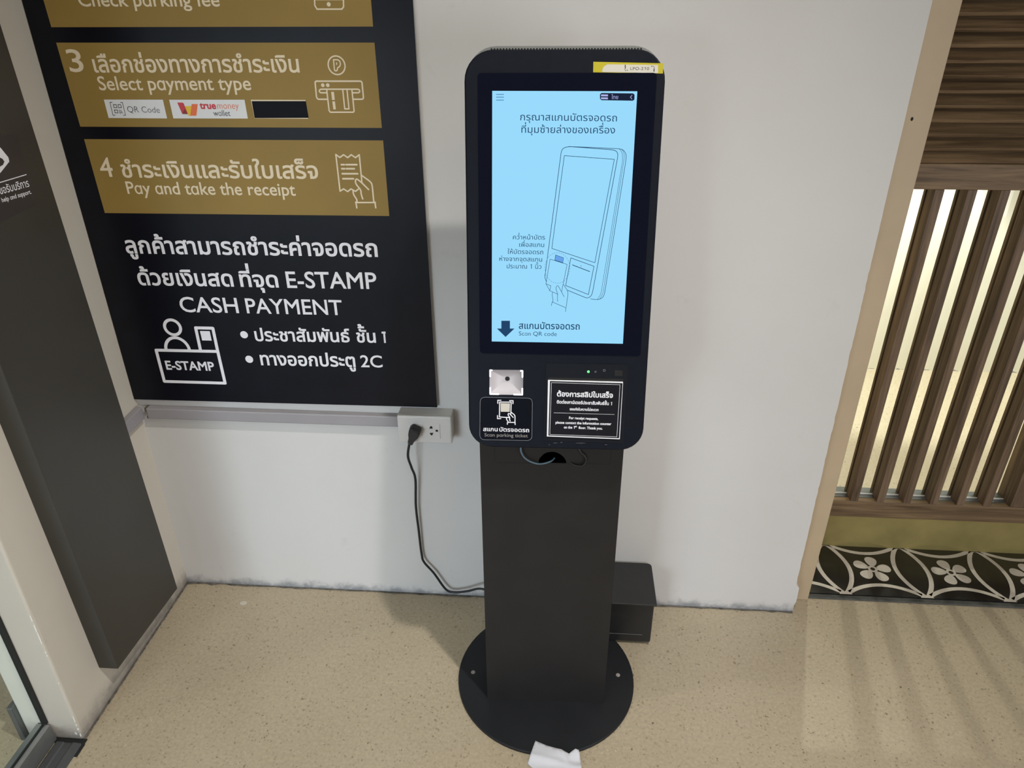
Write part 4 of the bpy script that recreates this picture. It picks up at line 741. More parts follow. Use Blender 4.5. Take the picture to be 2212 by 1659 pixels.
g = Geo()
g.box(-1.281, XL, YEND, 0.045, 0, 3.2)
w = structure(g.obj('wall_left', M_left, None, bevel=0.006, seg=3))
g = Geo()                                             # knocked-off paint along the free corner
for zc, hh, ww in ((0.018, .006, .003), (0.04, .004, .003), (0.055, .003, .003), (0.075, .012, .0022), (0.20, .003, .002), (0.345, .02, .0022), (0.375, .012, .0026), (0.405, .010, .002), (0.30, .004, .002), (0.29, .003, .002)):
    xx = XL - 0.0016
    g.add([(xx - ww, YEND - .0006, zc - hh), (xx, YEND + .0006, zc - hh * .8), (xx, YEND + .0006, zc + hh), (xx - ww * .7, YEND - .0006, zc + hh * .8)], [(0, 1, 2, 3)])
g.add([(XL - .016, YEND - .0006, .022), (XL - .011, YEND - .0006, .018), (XL - .009, YEND - .0006, .026), (XL - .014, YEND - .0006, .030)], [(0, 1, 2, 3)])
g.obj('chipped_paint', M_chip, w)

g = Geo()
g.loft([[(0.50, 0.049, z_), (x_, 0.049, z_), (x_, 1.66, z_), (0.50, 1.66, z_)] for z_, x_ in ((0.0, 0.757), (3.2, 0.785))])
wr_ = structure(g.obj('wall_right', M_column, None, bevel=0.003))
g = Geo(); g.add([(SCREW[0] + 0.0028 * math.cos(k * math.pi / 6), 0.0486, SCREW[1] + 0.004 * math.sin(k * math.pi / 6)) for k in range(12)], [list(range(12))])
g.obj('screw_hole', M_hole, wr_)
g = Geo()
g.box(0.757, 5.0, 1.647, 1.75, 0, 3.2)
structure(g.obj('wall_shop', M_shop))

# grime seam where wall and floor meet
g = Geo()
pts = [(XL + 0.004, -0.0), (XR + 0.004, -0.0)]
n = 90
top, bot = [], []
for k in range(n + 1):
    x = XL + (XR + 0.006 - XL) * k / n
    top.append((x, 0.001, 0.0012)); bot.append((x, -0.004 - random.random() * 0.0055 * (1.0 if x > -1.05 else 1.6), 0.0012))
g.loft([bot, top], False, False, closed=False)
top, bot = [], []
for k in range(90):
    y = YEND + (0.0 - YEND) * k / 89
    top.append((XL - 0.001, y, 0.0013)); bot.append((XL + 0.003 + random.random() * 0.0025, y, 0.0013))
g.loft([bot[::-1], top[::-1]], False, False, closed=False)
structure(g.obj('trim_1', M_grime))

# brass skirting under the wooden screen
g = Geo()
g.box(0.70, 2.6, 0.298, 0.36, 0, 0.131)
structure(g.obj('baseboard_right', M_brass, None, bevel=0.001))

# glass door on the left: pane, rail and floor track
d1 = structure(empty('door_1', (-1.22, YEND, 0)))
g = Geo(); g.box(-1.2245, -1.2205, -3.0, YEND - 0.006, 0.045, 3.2)
g.obj('glass_pane', M_glass, d1)
g = Geo()
prof = [(-1.243, 0.004), (-1.205, 0.004), (-1.2085, 0.052), (-1.2150, 0.056), (-1.2185, 0.056), (-1.2185, 0.046), (-1.2265, 0.046), (-1.2265, 0.056), (-1.2400, 0.056), (-1.243, 0.050)]
g.loft([[(a, YEND - 0.004, b) for a, b in prof], [(a, -3.0, b) for a, b in prof]])
g.obj('bottom_rail', M_alu, d1)
g = Geo(); g.box(-1.2183, -1.2247, -3.0, YEND - 0.004, 0.0465, 0.052)
g.obj('gasket', M_gasket, d1)
g = Geo(); g.box(-1.226, -1.2125, YEND - 0.006, YEND + 0.0005, 0.058, 3.2)
g.obj('side_gasket', M_gasket, d1)
g = Geo()
prof = [(-1.204, 0.0015), (-1.137, 0.0015), (-1.139, 0.004), (-1.158, 0.006), (-1.162, 0.003), (-1.180, 0.003), (-1.183, 0.006), (-1.199, 0.006)]
g.loft([[(a, YEND - 0.012, b) for a, b in prof], [(a, -3.0, b) for a, b in prof]])
g.obj('floor_track', M_alu_dark, d1)
g = Geo(); g.box(-1.21, -1.131, YEND - 0.013, YEND + 0.002, 0.0004, 0.0022); g.box(-1.1365, -1.129, YEND - 0.045, YEND - 0.012, 0.0003, 0.002)
g.obj('track_gap', M_gasket, d1)
g = Geo(); g.box(-1.293, -1.279, YEND - 0.012, YEND + 0.02, 0.0, 0.115)
g.obj('door_stop', M_alu_dark, d1, bevel=0.002)

# ------------------------------------------------------------------ dark panel on the left wall with its help sticker
PX = XL + 0.050
lp = empty('wall_panel', (XL, -0.28, 0.1))
tag(lp, 'tall charcoal panel on the left wall with white help lettering on it', 'panel')
prof = [(-0.126, 0.095), (-0.431, 0.114), (-0.474, 2.5), (-0.186, 2.5)]
g = Geo()
g.loft([[(XL, a, b) for a, b in prof], [(PX, a, b) for a, b in prof]])
g.obj('panel_board', M_panel, lp, bevel=0.0015)
place = lambda e: (lambda a, b, d=0.0: Vector((PX + e + d, a, b)))


def flip(g):
    g.f = [f[::-1] for f in g.f]
    return g


hs = printed('help_plate', place(0.0006)).obj('help_sticker', M_plate, lp)
print_parts('help_print', place(0.0010), M_white_ink, hs, 'emblem')
printed('help_mark', place(0.0014)).obj('emblem_mark', M_plate, hs)

# ------------------------------------------------------------------ instruction poster
PF = -0.0135
po = empty('instruction_poster', (-0.73, 0, 0.66))
tag(po, 'black and gold parking payment poster beside the kiosk', 'poster')
pb = DATA['poster_board']['fill'][0]
pb = [(max(a, XL + 0.002), b) for a, b in pb]
pb[0] = (pb[0][0], 2.3); pb[3] = (pb[3][0], 2.3)
g = Geo()
g.loft([[(a, PF, b) for a, b in pb], [(a, PF + 0.0105, b) for a, b in pb]])
g.m = [1] * len(g.f)
g.m[-2] = 0
g.obj('board', [M_black_print, M_foam], po)


def wallp(k):
    return lambda a, b, d=0.0: Vector((max(a, XL + 0.003), PF - 0.0002 * k - d, b))


for band, texts, icon in (('band1', 'band1_text', 'band1_icon'), ('band3', 'band3_text', 'band3_icon'), ('band4', 'band4_text', 'band4_icon')):
    if band == 'band1':
        fl_ = DATA['band1']['fill'][0]
        fl_[0] = (fl_[0][0] - 0.004, 1.86); fl_[3] = (fl_[3][0], 1.86)
    bo = printed(band, wallp(1)).obj('gold_band', M_gold, po)
    print_parts(texts, wallp(2), M_cream_ink, bo)
    print_parts(icon, wallp(2), M_cream_ink, bo)
    if band == 'band3':
        for b_ in ('badge_a', 'badge_b', 'badge_c'):
            printed(b_, wallp(2)).obj('payment_badge', M_paper_white if b_ != 'badge_c' else M_cream_ink, bo)
        o = printed('tape', wallp(4)).obj('black_tape', M_tape, bo)
        o['label'] = 'strip of black tape over the third payment badge'
        print_parts('badge_dark', wallp(3), M_dark_ink, bo, 'badge_pictogram', 'badge_lettering')
        lg = Geo()
        for i, k in enumerate(('logo_red', 'logo_orange', 'logo_yellow', 'logo_maroon')):
            printed(k, wallp(3 + i), lg, min(i, 3))
        printed('logo_true', wallp(3), lg, 0)
        printed('logo_money', wallp(3), lg, 1)
        lg.obj('logo', [M_red, M_orange, M_yellow, M_maroon], bo)
print_parts('poster_text', wallp(1), M_white_ink, po, 'bullet_dot')
print_parts('poster_icon', wallp(1), M_white_ink, po, 'counter_pictogram')

# ------------------------------------------------------------------ trunking, socket, cord
g = Geo()
g.box(-1.110, -0.424, -0.020, 0.0005, 0.6010, 0.6330)
t = g.obj('cable_trunking', M_trunk, None, bevel=0.003)
tag(t, 'long grey cable trunking on the back wall under the poster', 'trunking', 'grey cable trunking')
g = Geo()
g.box(-1.1145, -1.1085, -0.018, 0.0, 0.622, 0.633); g.box(-1.1125, -1.1075, -0.019, -0.002, 0.6015, 0.608)
g.obj('broken_end', M_trunk_dark, t)
g = Geo()
q = [(-0.015, 0.636), (-0.012, 0.598), (-0.13, 0.598), (-0.13, 0.632)]
g.loft([[(XL - 0.0005, a, b) for a, b in q], [(XL + 0.018, a, b) for a, b in q]])
t = g.obj('cable_trunking', M_trunk, None, bevel=0.003)
tag(t, 'short grey cable trunking running behind the charcoal panel', 'trunking', 'grey cable trunking')

so = empty('power_outlet', (-0.35, 0, 0.61))
tag(so, 'white surface mounted double socket box below the poster corner', 'socket')
g = Geo(); g.box(-0.4195, -0.2795, -0.036, 0.0005, 0.5715, 0.6515)
g.obj('back_box', M_plastic, so, bevel=0.002)
g = Geo(); g.box(-0.4200, -0.2790, -0.0455, -0.036, 0.571, 0.652)
g.obj('faceplate', M_plastic, so, bevel=0.004, seg=3)
mod = DATA['socket_module']
g = Geo()
x0, x1 = mod[0][0], mod[1][0]
zt, zb = mod[0][1], mod[2][1]
g.box(x0, x1, -0.0466, -0.0450, zb, zt); g.box(x0 - 0.042, x0 - 0.002, -0.0466, -0.0450, zb, zt)
g.obj('socket_module', M_plastic, so, bevel=0.0008)
g = Geo()
for h_ in DATA['socket_holes']:
    l = h_ if area2(h_) > 0 else h_[::-1]
    vs, fs = fill([l])
    g.add([(a, -0.0468, b) for a, b in vs], fs)
g.obj('socket_hole', M_hole, so)

pc = empty('power_cable', (-0.37, -0.03, 0.6))
tag(pc, 'black power cord plugged into the socket and trailing to the floor', 'cord')
pl = DATA['plug']
pl = pl if area2(pl) > 0 else pl[::-1]
pl = round_poly(pl, 0.003, 2)
cx = sum(a for a, b in pl) / len(pl); cz = sum(b for a, b in pl) / len(pl)
sc = lambda k: [(cx + (a - cx) * k, cz + (b - cz) * k) for a, b in pl]
g = Geo()
g.loft([[(a, y, b) for a, b in sc(k)] for y, k in ((-0.0462, 0.93), (-0.052, 1.0), (-0.064, 1.0), (-0.072, 0.92), (-0.075, 0.75))][::-1])
g.obj('plug', M_rubber, pc, smooth=False)
cord = [Vector(a) for a in DATA['cord']]
ys = [-0.058, -0.052, -0.040, -0.022, -0.018, -0.014, -0.012, -0.014, -0.016, -0.018, -0.020, -0.028, -0.036]
C0 = Vector((0, CAM_Y, CAM_Z))
pts = []
for a, y in zip(cord, ys):
    d = a - C0
    pts.append(C0 + d * ((y - CAM_Y) / d.y))
pts += [Vector((-0.14, -0.040, 0.036)), Vector((-0.03, -0.040, 0.012)), Vector((0.058, -0.045, 0.04))]
g = Geo()
g.tube([Vector((-0.3835, -0.060, 0.584))] + catmull(pts, 8), 0.0034, 10)
g.obj('cord', M_rubber, pc, smooth=True)

# ------------------------------------------------------------------ the kiosk
KX, KY, KR = -0.0162, -0.3658, 0.0189
kio = empty('payment_kiosk', (KX, KY, 0), KR)
tag(kio, 'tall black parking payment kiosk with a lit touch screen on a round base', 'kiosk')
KM = Matrix.Translation((KX, KY, 0)) @ Matrix.Rotation(KR, 4, 'Z')
ex = Vector((0.9998, 0.0189, 0)); ev = Vector((-0.0035, 0.1846, 0.9828)).normalized()
en = ev.cross(ex); en = en if en.y < 0 else -en
S0 = Vector((-0.0088, -0.3776, 1.0219))
hd = lambda w_=0.0: (lambda a, b, d=0.0: S0 + ex * a + ev * b + en * (w_ + d))

# base plate
g = Geo()
bc = (-0.018, -0.284)
ring = lambda r, z_: [(bc[0] + r * math.cos(2 * math.pi * k / 72), bc[1] + r * math.sin(2 * math.pi * k / 72), z_) for k in range(72)]
g.loft([ring(0.2300, 0.0), ring(0.2318, 0.0015), ring(0.2318, 0.0075), ring(0.2305, 0.0090)])
bp_ = g.obj('base_plate', M_base, kio)
for bx, by in ((-0.2115, -0.2906), (0.1735, -0.2733)):
    g = Geo()
    g.loft([[(bx + r * math.cos(k * math.pi / 6), by + r * math.sin(k * math.pi / 6), z_) for k in range(12)] for r, z_ in ((0.0058, 0.0088), (0.0056, 0.0104), (0.0035, 0.0108))])
    g.obj('anchor_bolt', M_bolt, bp_)

# post with finger notch cut through the front sheet
PW, PD, PT = 0.1490, 0.095, 0.850
front = [(-PW, 0.009), (PW, 0.009), (PW, PT), (-PW, PT)]
notch = DATA['notch']['fill'][0]
notch = notch if area2(notch) < 0 else notch[::-1]
vs, fs = fill([front, notch])
g = Geo()
kl = lambda a, y, b: KM @ Vector((a, y, b))
g.add([kl(a, 0, b) for a, b in vs], fs)
g.loft([[kl(a, 0, b) for a, b in notch], [kl(a, 0.0025, b) for a, b in notch]], False, False)
g.loft([[kl(a, 0, b) for a, b in front], [kl(a, PD, b) for a, b in front]], False, True)
post = g.obj('post', M_post, kio)
fpl = DATA['flap']['fill'][0]
fpl = [(a, min(b, 0.80)) for a, b in fpl]
g = Geo()
lay(marks({'stroke': [(fpl, 0.0024, 0)]}), lambda a, b, d=0.0: kl(a, -0.0004 - d, b), g)
g.obj('flap_seam', M_hole, post)
g = Geo()
g.tube([kl(a, -0.006 if 0 < i < 5 else 0.004, b) for i, (a, b) in enumerate(DATA['blue_cable'])] and catmull([kl(a, (-0.006, -0.008, -0.008, -0.007, -0.006, 0.0, 0.012)[i], b) for i, (a, b) in enumerate(DATA['blue_cable'])], 8), 0.0019, 8)
o = g.obj('data_cable', M_cable_blue, post, smooth=True)
o['label'] = 'blue grey cable curling out of the notch'
g = Geo()
g.tube(catmull([kl(a, (0.0, -0.004, -0.005, -0.005, -0.005, -0.004, -0.001, 0.012)[i], b) for i, (a, b) in enumerate(DATA['black_cable'])], 8), 0.0022, 8)
o = g.obj('data_cable', M_rubber, post, smooth=True)
o['label'] = 'black cable looping beside the notch'
g = Geo()                                             # bracket from the post to the tilted head
g.loft([[kl(a, y, z_) for a, y, z_ in ((-0.10, 0.005, 0.83), (0.10, 0.005, 0.83), (0.10, 0.09, 0.83), (-0.10, 0.09, 0.83))],
        [kl(a, y, z_) for a, y, z_ in ((-0.10, 0.075, 1.15), (0.10, 0.075, 1.15), (0.10, 0.12, 1.15), (-0.10, 0.12, 1.15))]])
g.obj('neck_bracket', M_post, kio)

# head: front bezel with an opening for the scanner
HU0, HU1, HV0, HV1 = -0.1716, 0.1718, -0.2175, 0.5105
sq = DATA['scanner']['fill'][0]
sq = sq if area2(sq) > 0 else sq[::-1]
sqr = round_poly(sq, 0.003, 3)
o0 = rounded(HU0 + .0025, HU1 - .0025, HV0 + .0025, HV1 - .0025, (0.0435, 0.0435, 0.0475, 0.0475))
o1 = rounded(HU0, HU1, HV0, HV1, (0.046, 0.046, 0.050, 0.050))
vs, fs = fill([o0, sqr[::-1]])
g = Geo()
H = lambda a, b, w_: S0 + ex * a + ev * b + en * w_
g.add([H(a, b, 0) for a, b in vs], fs)
g.loft([[H(a, b, 0) for a, b in o0], [H(a, b, -0.0025) for a, b in o1], [H(a, b, -0.026) for a, b in o1]], False, True)
bez = g.obj('front_bezel', M_head, kio)
o2 = rounded(HU0 + 0.0015, HU1 - 0.0015, HV0 + 0.004, HV1 + 0.0088, (0.044, 0.044, 0.052, 0.052))
o3 = rounded(HU0 + 0.006, HU1 - 0.006, HV0 + 0.010, HV1 + 0.005, (0.042, 0.042, 0.050, 0.050))
g = Geo()
g.loft([[H(a, b, -0.0262) for a, b in o2], [H(a, b, -0.046) for a, b in o2], [H(a, b, -0.052) for a, b in o3]])
sh = g.obj('back_shell', M_shell, kio)
g = Geo()
for k in range(50):
    u = -0.1265 + k * 0.2575 / 49
    g.add([H(a, b, -0.0258) for a, b in disc((u, HV1 + 0.0038), 0.0017, 8)], [list(range(8))])
g.obj('vent_hole', M_hole, sh)['kind'] = 'stuff'

# display: black glass, lit screen and what it shows
gl = rounded(-0.1482, 0.1572, -0.0235, 0.4735, 0.006, 3)
g = Geo()
g.loft([[H(a, b, 0.0001) for a, b in gl], [H(a, b, 0.0012) for a, b in gl]][::1])
dg_ = g.obj('display_glass', M_bezel_glass, kio)
scr_ = [(-0.1255, 0.0), (0.1230, 0.0), (0.1255, 0.4442), (-0.1232, 0.4448)]
g = Geo(); g.add([H(a, b, 0.0015) for a, b in scr_], [(0, 1, 2, 3)])
sc_ = g.obj('screen', M_screen, kio)
print_parts('screen_print', hd(0.0019), M_screen_ink, sc_, 'kiosk_drawing', 'screen_lettering')
printed('screen_tint', hd(0.0018)).obj('scan_icon', M_screen_tint, sc_)
printed('screen_dash', hd(0.0019)).obj('dashed_ring', M_screen_dash, sc_)
printed('menu_lines', hd(0.0019)).obj('menu_icon', M_screen_grey, sc_)
g = Geo()
printed('pill', hd(0.0018), g, 0); printed('pill_print', hd(0.0021), g, 1)
g.obj('language_button', [M_screen_navy, M_screen_light], sc_)

# scanner window: funnel reflector with a dark eye and lit corners
su0, su1 = min(a for a, b in sq), max(a for a, b in sq)
sv0, sv1 = min(b for a, b in sq), max(b for a, b in sq)
scx, scy = (su0 + su1) / 2, (sv0 + sv1) / 2
inner = [(scx + (a - scx) * 0.22, scy + 0.004 + (b - scy) * 0.22) for a, b in sqr]
g = Geo()
g.loft([[H(a, b, -0.0002) for a, b in sqr], [H(a, b, -0.002) for a, b in sqr], [H(a, b, -0.0075) for a, b in inner]], False, False)
vs, fs = fill([inner])
g.add([H(a, b, -0.0075) for a, b in vs], fs)
sw = g.obj('scanner_window', M_scan, kio, smooth=True)
ec = (scx + 0.0018, scy + 0.0055)
g = Geo(); g.add([H(a, b, -0.0068) for a, b in disc(ec, 0.0045, 20)], [list(range(20))])
g.obj('scanner_eye', M_hole, sw)
g = Geo()
L, B = 0.014, 0.0032
for sx_, sy_ in ((-1, -1), (1, -1), (1, 1), (-1, 1)):
    cu, cv = (su0 if sx_ < 0 else su1), (sv0 if sy_ < 0 else sv1)
    lx = L * (1.25 if sy_ < 0 else 0.35)
    pts = [(cu - sx_ * lx, cv - sy_ * B / 2), (cu - sx_ * B / 2, cv - sy_ * B / 2), (cu - sx_ * B / 2, cv - sy_ * L)]
    lay(marks({'stroke': [(pts, B, 0)]}), hd(0.0006)).obj('corner_light', M_scan_light, sw)

# parking ticket sticker
st = DATA['sticker']['fill'][0]
st = round_poly(st if area2(st) > 0 else st[::-1], 0.0105, 6)
vs, fs = fill([st])
g = Geo(); g.add([H(a, b, 0.0004) for a, b in vs], fs)
stk = g.obj('ticket_sticker', M_sticker, kio)
g = Geo()
lay(marks({'stroke': [(st, 0.0008, 1)]}), hd(0.0006), g)
g.obj('sticker_edge', M_line_grey, stk)
g = Geo()
printed('sticker_white', hd(0.0008), g, 0); printed('sticker_grey', hd(0.0008), g, 1); printed('sticker_tile', hd(0.0008), g, 2)
g.obj('sticker_print', [M_white_ink, M_grey_ink, M_label_w], stk)

# receipt printer and the notice in front of it
pp = DATA['printer_panel']['fill'][0]
pp = round_poly(pp if area2(pp) > 0 else pp[::-1], 0.004, 3)
g = Geo(); g.loft([[H(a, b, 0.0001) for a, b in pp], [H(a, b, 0.0011) for a, b in pp]])
pr = g.obj('receipt_printer', M_printer, kio)
printed('paper_slot', hd(0.0014)).obj('paper_slot', M_hole, pr)
c_, r_, _w = DATA['status_led']['circle'][0]
g = Geo()
g.loft([[H(a, b, w_) for a, b in disc(c_, r_ * k, 16)] for w_, k in ((0.0011, 1.0), (0.002, 0.85), (0.0025, 0.4))])
g.obj('status_light', M_led, pr)
fb = DATA['feed_button']['fill'][0]; fb = round_poly(fb if area2(fb) > 0 else fb[::-1], 0.0015, 3)
g = Geo(); g.loft([[H(a, b, 0.0011) for a, b in fb], [H(a, b, 0.0020) for a, b in fb]])
g.obj('feed_button', M_hole, pr)
printed('icon_marks', hd(0.0014)).obj('printer_icon', M_line_grey, pr)
npl = DATA['notice_plate']['fill'][0]; npl = npl if area2(npl) > 0 else npl[::-1]
g = Geo(); g.loft([[H(a, b, 0.0012) for a, b in npl], [H(a, b, 0.0040) for a, b in npl]])
nt_ = g.obj('receipt_notice', M_white_ink, kio)
nt_['label'] = 'black receipt notice plate with a white edge'
printed('notice_face', hd(0.0042)).obj('notice_face', M_notice, nt_)
print_parts('notice_print', hd(0.0045), M_white_ink, nt_, 'notice_border')

# asset label
ly = DATA['label_yellow']['fill'][0]; ly = ly if area2(ly) > 0 else ly[::-1]
g = Geo(); g.add([H(a, b, 0.0004) for a, b in ly], [(0, 1, 2, 3)])
la = g.obj('asset_label', M_label_y, kio)
la['label'] = 'yellow and white stuck-on label'
g = Geo()
printed('label_white', hd(0.0006), g, 0); printed('label_print', hd(0.0008), g, 1)
g.obj('label_print', [M_label_w, M_dark_ink], la)

# scuffs on the lower lip
random.seed(9)
M_scuff = plain('scuff_grey', (0.055, 0.058, 0.066), 0.6)
for cu, cv, ww in ((0.0, -0.205, .006), (0.012, -0.2035, .003), (0.05, -0.204, .012), (-0.012, -0.209, .002), (0.10, -0.206, .003)):
    g = Geo()
    l = [(cu + ww * math.cos(t) * random.uniform(.6, 1), cv + .0013 * math.sin(t) * random.uniform(.5, 1)) for t in [k * .7 for k in range(9)]]
    g.add([H(a, b, 0.0003) for a, b in l], [list(range(9))])
    g.obj('scuff_mark', M_scuff, bez)

# ------------------------------------------------------------------ black box behind the kiosk
bx = empty('storage_box', (0.16, -0.08, 0))
tag(bx, 'small black lidded box on the floor behind the kiosk post', 'box')
g = Geo(); g.box(0.06, 0.2690, -0.1560, -0.016, 0.0095, 0.1510)
g.obj('box_body', M_box, bx, bevel=0.004)
ol = rounded(0.055, 0.2735, -0.171, -0.006, (0.002, 0.002, 0.012, 0.012), 5)
g = Geo(); g.loft([[(a, b, 0.1595) for a, b in ol], [(a, b, 0.1640) for a, b in ol]])
g.obj('box_lid', M_box, bx, bevel=0.0015)
g = Geo(); g.box(0.066, 0.2630, -0.151, -0.020, 0.1508, 0.1598)
g.obj('lid_gap', M_hole, bx)
g = Geo(); g.box(0.07, 0.245, -0.1564, -0.1555, 0.0375, 0.0385)
g.obj('seam_line', M_line_grey, bx)

random.seed(3)
g = Geo()
sx_, sy_ = SPOT
g.add([(sx_ + 0.0105 * math.cos(k * math.pi / 9) * random.uniform(.9, 1.05), sy_ + 0.0085 * math.sin(k * math.pi / 9) * random.uniform(.9, 1.05), 0.0006) for k in range(18)], [list(range(18))])
tag(g.obj('paint_spot', plain('pale_paint_spot', (0.56, 0.52, 0.44), 0.6)), 'pale round paint spot on the floor near the left back corner', 'stain')

# ------------------------------------------------------------------ paper scrap half on the base plate
raw = DATA['paper_raw']
rx = [a for a, b in raw]; ry = [b for a, b in raw]
poly = raw if area2(raw) > 0 else raw[::-1]
inside = []
step = 0.006
xx = min(rx)
while xx < max(rx):
    yy = min(ry)
    while yy < max(ry):
        if winding((xx, yy), [poly]) != 0:
            inside.append((xx, yy))
        yy += step
    xx += step
dense = []
for i in range(len(poly)):
    a, b = Vector(poly[i]), Vector(poly[(i + 1) % len(poly)])
    k = max(1, int((b - a).length / step))
    dense += [tuple(a.lerp(b, j / k)) for j in range(k)]
inside = [p for p in inside if min((p[0] - q[0]) ** 2 + (p[1] - q[1]) ** 2 for q in dense) > (step * .45) ** 2]
vv = [Vector(p) for p in dense + inside]
ee = [(i, (i + 1) % len(dense)) for i in range(len(dense))]
ov, oe, of, *_ = mgeo.delaunay_2d_cdt(vv, ee, [], 1, 1e-7)


def paper_h(x, y):
    r = math.hypot(x - bc[0], y - bc[1])
    base = 0.0108 if r < 0.232 else max(0.0022, 0.0108 - (r - 0.232) * 0.35)
    fa, fb_ = Vector((-0.047, -0.522)), Vector((0.0745, -0.540))
    d = (fb_ - fa).normalized()
    s_ = (Vector((x, y)) - fa).dot(Vector((-d.y, d.x)))       # across the fold
    base += 0.0045 * math.exp(-(s_ / 0.006) ** 2)
    base += 0.008 * math.exp(-(((x - 0.062) / 0.012) ** 2 + ((y + 0.507) / 0.012) ** 2))
    base += 0.004 * math.exp(-((x - 0.03 - (y + 0.51) * -0.6) / 0.006) ** 2) * (1 if y > -0.525 else 0.2)
    base += 0.006 * max(0, min(1, (-0.555 - y) / 0.02))
    return base


g = Geo()
g.add([(a.x, a.y, paper_h(a.x, a.y)) for a in ov], [list(f) for f in of])
pa = g.obj('paper_scrap', M_paper, None, smooth=True)
tag(pa, 'crumpled white paper slip at the front edge of the kiosk base', 'paper')
sm = pa.modifiers.new('thickness', 'SOLIDIFY'); sm.thickness = 0.0002

# ------------------------------------------------------------------ patterned tile sill in front of the wooden screen
ts = empty('tile_sill', (1.4, 0.18, 0))
tag(ts, 'strip of black floor tiles with cream petals and flowers before the slatted screen', 'tiles')
g = Geo(); g.box(0.757, 2.6, 0.074, 0.298, 0, 0.008); ob = g.obj('tile_slab', M_tile, ts)
g = Geo(); g.box(0.757, 2.6, 0.057, 0.074, 0, 0.0055); g.obj('edge_strip', M_tile_edge, ts, bevel=0.002)
P_ = 0.2375
PETAL0 = (8.0, 29.0, 14.0)
X0 = 0.875
Y0, Y1 = 0.074, 0.3115


def arc_band(A, B_, bulge, w_):
    A, B_ = Vector(A), Vector(B_)
    d = B_ - A
    nrm = Vector((-d.y, d.x)).normalized()
    c1, c2 = [], []
    for k in range(17):
        t_ = k / 16
        p_ = A + d * t_ + nrm * (bulge * 4 * t_ * (1 - t_))
        tan = d + nrm * (bulge * 4 * (1 - 2 * t_))
        q_ = Vector((-tan.y, tan.x)).normalized() * w_ / 2
        c1.append(p_ - q_); c2.append(p_ + q_)
    return c1, c2


def clipy(p):
    return (max(p.x, 0.7575), min(max(p.y, 0.0742), 0.2978), 0.0084)


g = Geo()
for k in range(-1, 7):
    xa, xb = X0 + k * P_, X0 + (k + 1) * P_
    for A, B_ in (((xa, Y0), (xb, Y0)), ((xb, Y0), (xb, Y1)), ((xb, Y1), (xa, Y1)), ((xa, Y1), (xa, Y0))):
        c1, c2 = arc_band(A, B_, 0.047, 0.0135)
        b_ = len(g.v)
        for i in range(16):
            quad = [c1[i], c1[i + 1], c2[i + 1], c2[i]]
            if all(q_.y > 0.2978 for q_ in quad) or all(q_.x < 0.7575 for q_ in quad):
                continue
            g.add([clipy(q_) for q_ in quad], [(0, 1, 2, 3)])
for k in range(0, 8):
    xv = X0 + k * P_
    g.add([(xv + a, Y0 + b, 0.00841) for a, b in ((-0.020, 0.0003), (0.020, 0.0003), (0.0075, 0.017), (0.0, 0.010), (-0.0075, 0.017))], [(0, 1, 2, 3), (0, 3, 4)])
g.obj('petal_inlay', M_inlay, ts)
for k in range(-1, 6):
    cx_, cy_ = X0 + (k + 0.5) * P_, 0.1920
    if cx_ - 0.05 < 0.757:
        continue
    g = Geo()
    for q_ in range(5):
        a0 = math.radians(PETAL0[k % 3] + 72 * q_)
        ca, sa = math.cos(a0), math.sin(a0)
        l = []
        for i in range(24):
            t_ = 2 * math.pi * i / 24
            r_ = 0.0345 + 0.0225 * math.cos(t_)
            w_ = 0.0215 * math.sin(t_) * (0.80 + 0.25 * math.cos(t_))
            l.append((cx_ + ca * r_ - sa * w_, cy_ + sa * r_ + ca * w_, 0.0084 + q_ * 1e-5))
        g.add(l, [list(range(24))])
    ring_o, ring_i = disc((cx_, cy_), 0.0145, 20), disc((cx_, cy_), 0.0072, 20)[::-1]
    vs, fs = fill([ring_o, ring_i])
    g.add([(a, b, 0.0085) for a, b in vs], fs)
    g.obj('flower_inlay', M_inlay, ts)

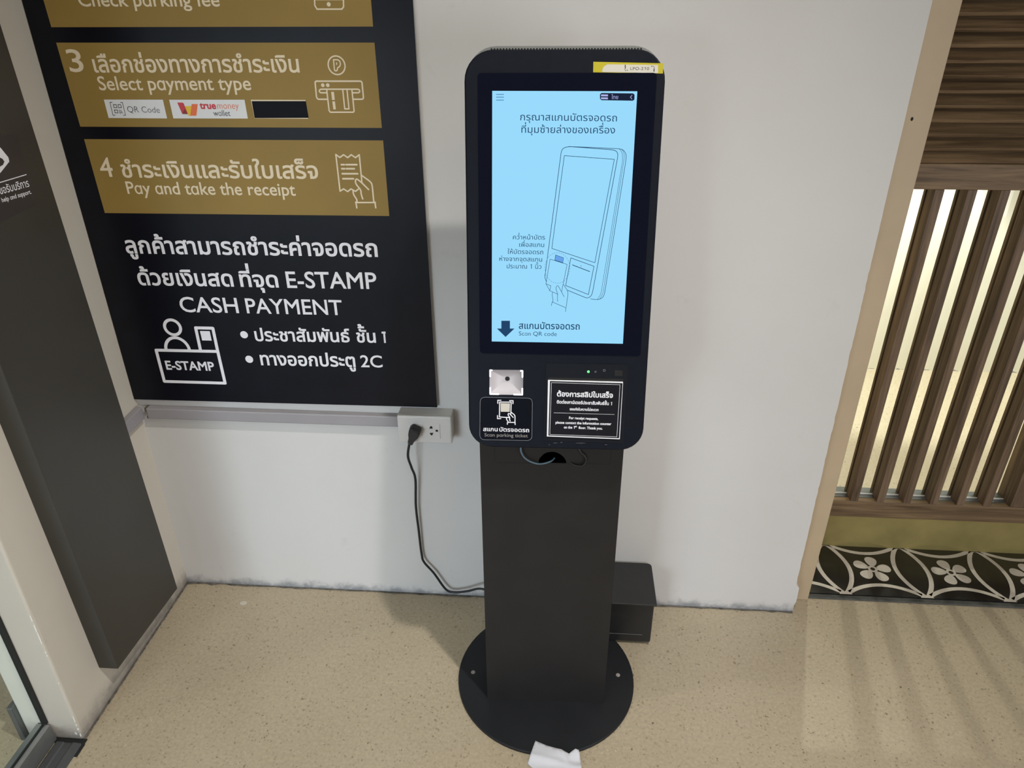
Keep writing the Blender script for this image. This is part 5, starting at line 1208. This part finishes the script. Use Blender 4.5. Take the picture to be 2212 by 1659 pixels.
# ------------------------------------------------------------------ wooden screen
ws = empty('slatted_screen', (1.3, 0.33, 0.131))
tag(ws, 'dark walnut shopfront screen of upright slats below a louvre, glass inside', 'screen')
YF, YB, YG = 0.294, 0.371, 0.340
ZB, ZS, ZT, ZU = 0.131, 0.1915, 1.1665, 1.2305
g = Geo(); g.box(0.70, 2.6, YF, YB, ZB, ZS); g.obj('bottom_rail', M_wood_x, ws, bevel=0.002)
g = Geo(); g.box(0.70, 1.4037, YF + 0.0215, YB - 0.001, ZS, ZS + 0.0012)
g.obj('sill_strip', M_alu_dark, ws)
g = Geo(); g.box(0.70, 1.4037, YG - 0.0075, YG - 0.0045, ZS + 0.001, ZS + 0.0045)
g.obj('glass_bead', M_plastic, ws)
g = Geo(); g.box(0.70, 2.6, YF, YB, ZT, ZU); g.obj('middle_rail', M_wood_x, ws, bevel=0.002)
g = Geo(); g.box(0.70, 2.6, YF, YB, 1.98, 2.06); g.obj('top_rail', M_wood_x, ws, bevel=0.002)
for k in range(13):
    xs_ = 0.9215 + 0.0803 * k + (0.078 if k > 5 else 0.0)
    SH = Matrix(((1, 0, 0.0095, -0.0095 * ZS), (0, 1, 0, 0), (0, 0, 1, 0), (0, 0, 0, 1)))
    g = Geo(); g.box(xs_, xs_ + 0.0235, YF + 0.0005, YG - 0.006, ZS, ZT, 0, SH)
    sl = g.obj('slat', M_wood_z, ws, bevel=0.001)
    g = Geo(); g.box(xs_ + 0.0005, xs_ + 0.0230, YG + 0.004, YG + 0.016, ZS, ZT, 0, SH)
    g.obj('rear_slat', M_wood_z, sl, bevel=0.001)
for xa_ in (1.4037, 2.046):
    g = Geo(); g.box(xa_, xa_ + 0.0713, YF, YB, ZS, ZT); g.obj('stile', M_wood_z, ws, bevel=0.002)
g = Geo(); g.box(0.757, 1.4037, YG - 0.003, YG + 0.003, ZS + 0.004, ZT); g.obj('glass_pane', M_glass, ws)
for k in range(22):
    zc = 1.2472 + 0.0333 * k
    g = Geo()
    M_ = Matrix.Translation((0, 0.325, zc)) @ Matrix.Rotation(math.radians(38), 4, 'X')
    g.box(0.70, 2.6, -0.0285, 0.0285, -0.0045, 0.0045, 0, M_)
    g.obj('louvre_slat', M_wood_x, ws, bevel=0.0015)
g = Geo(); g.box(0.70, 2.6, 0.362, 0.370, ZU, 1.98); g.obj('louvre_backing', M_wood_x, ws)

bpy.data.objects.remove(FOBJ)
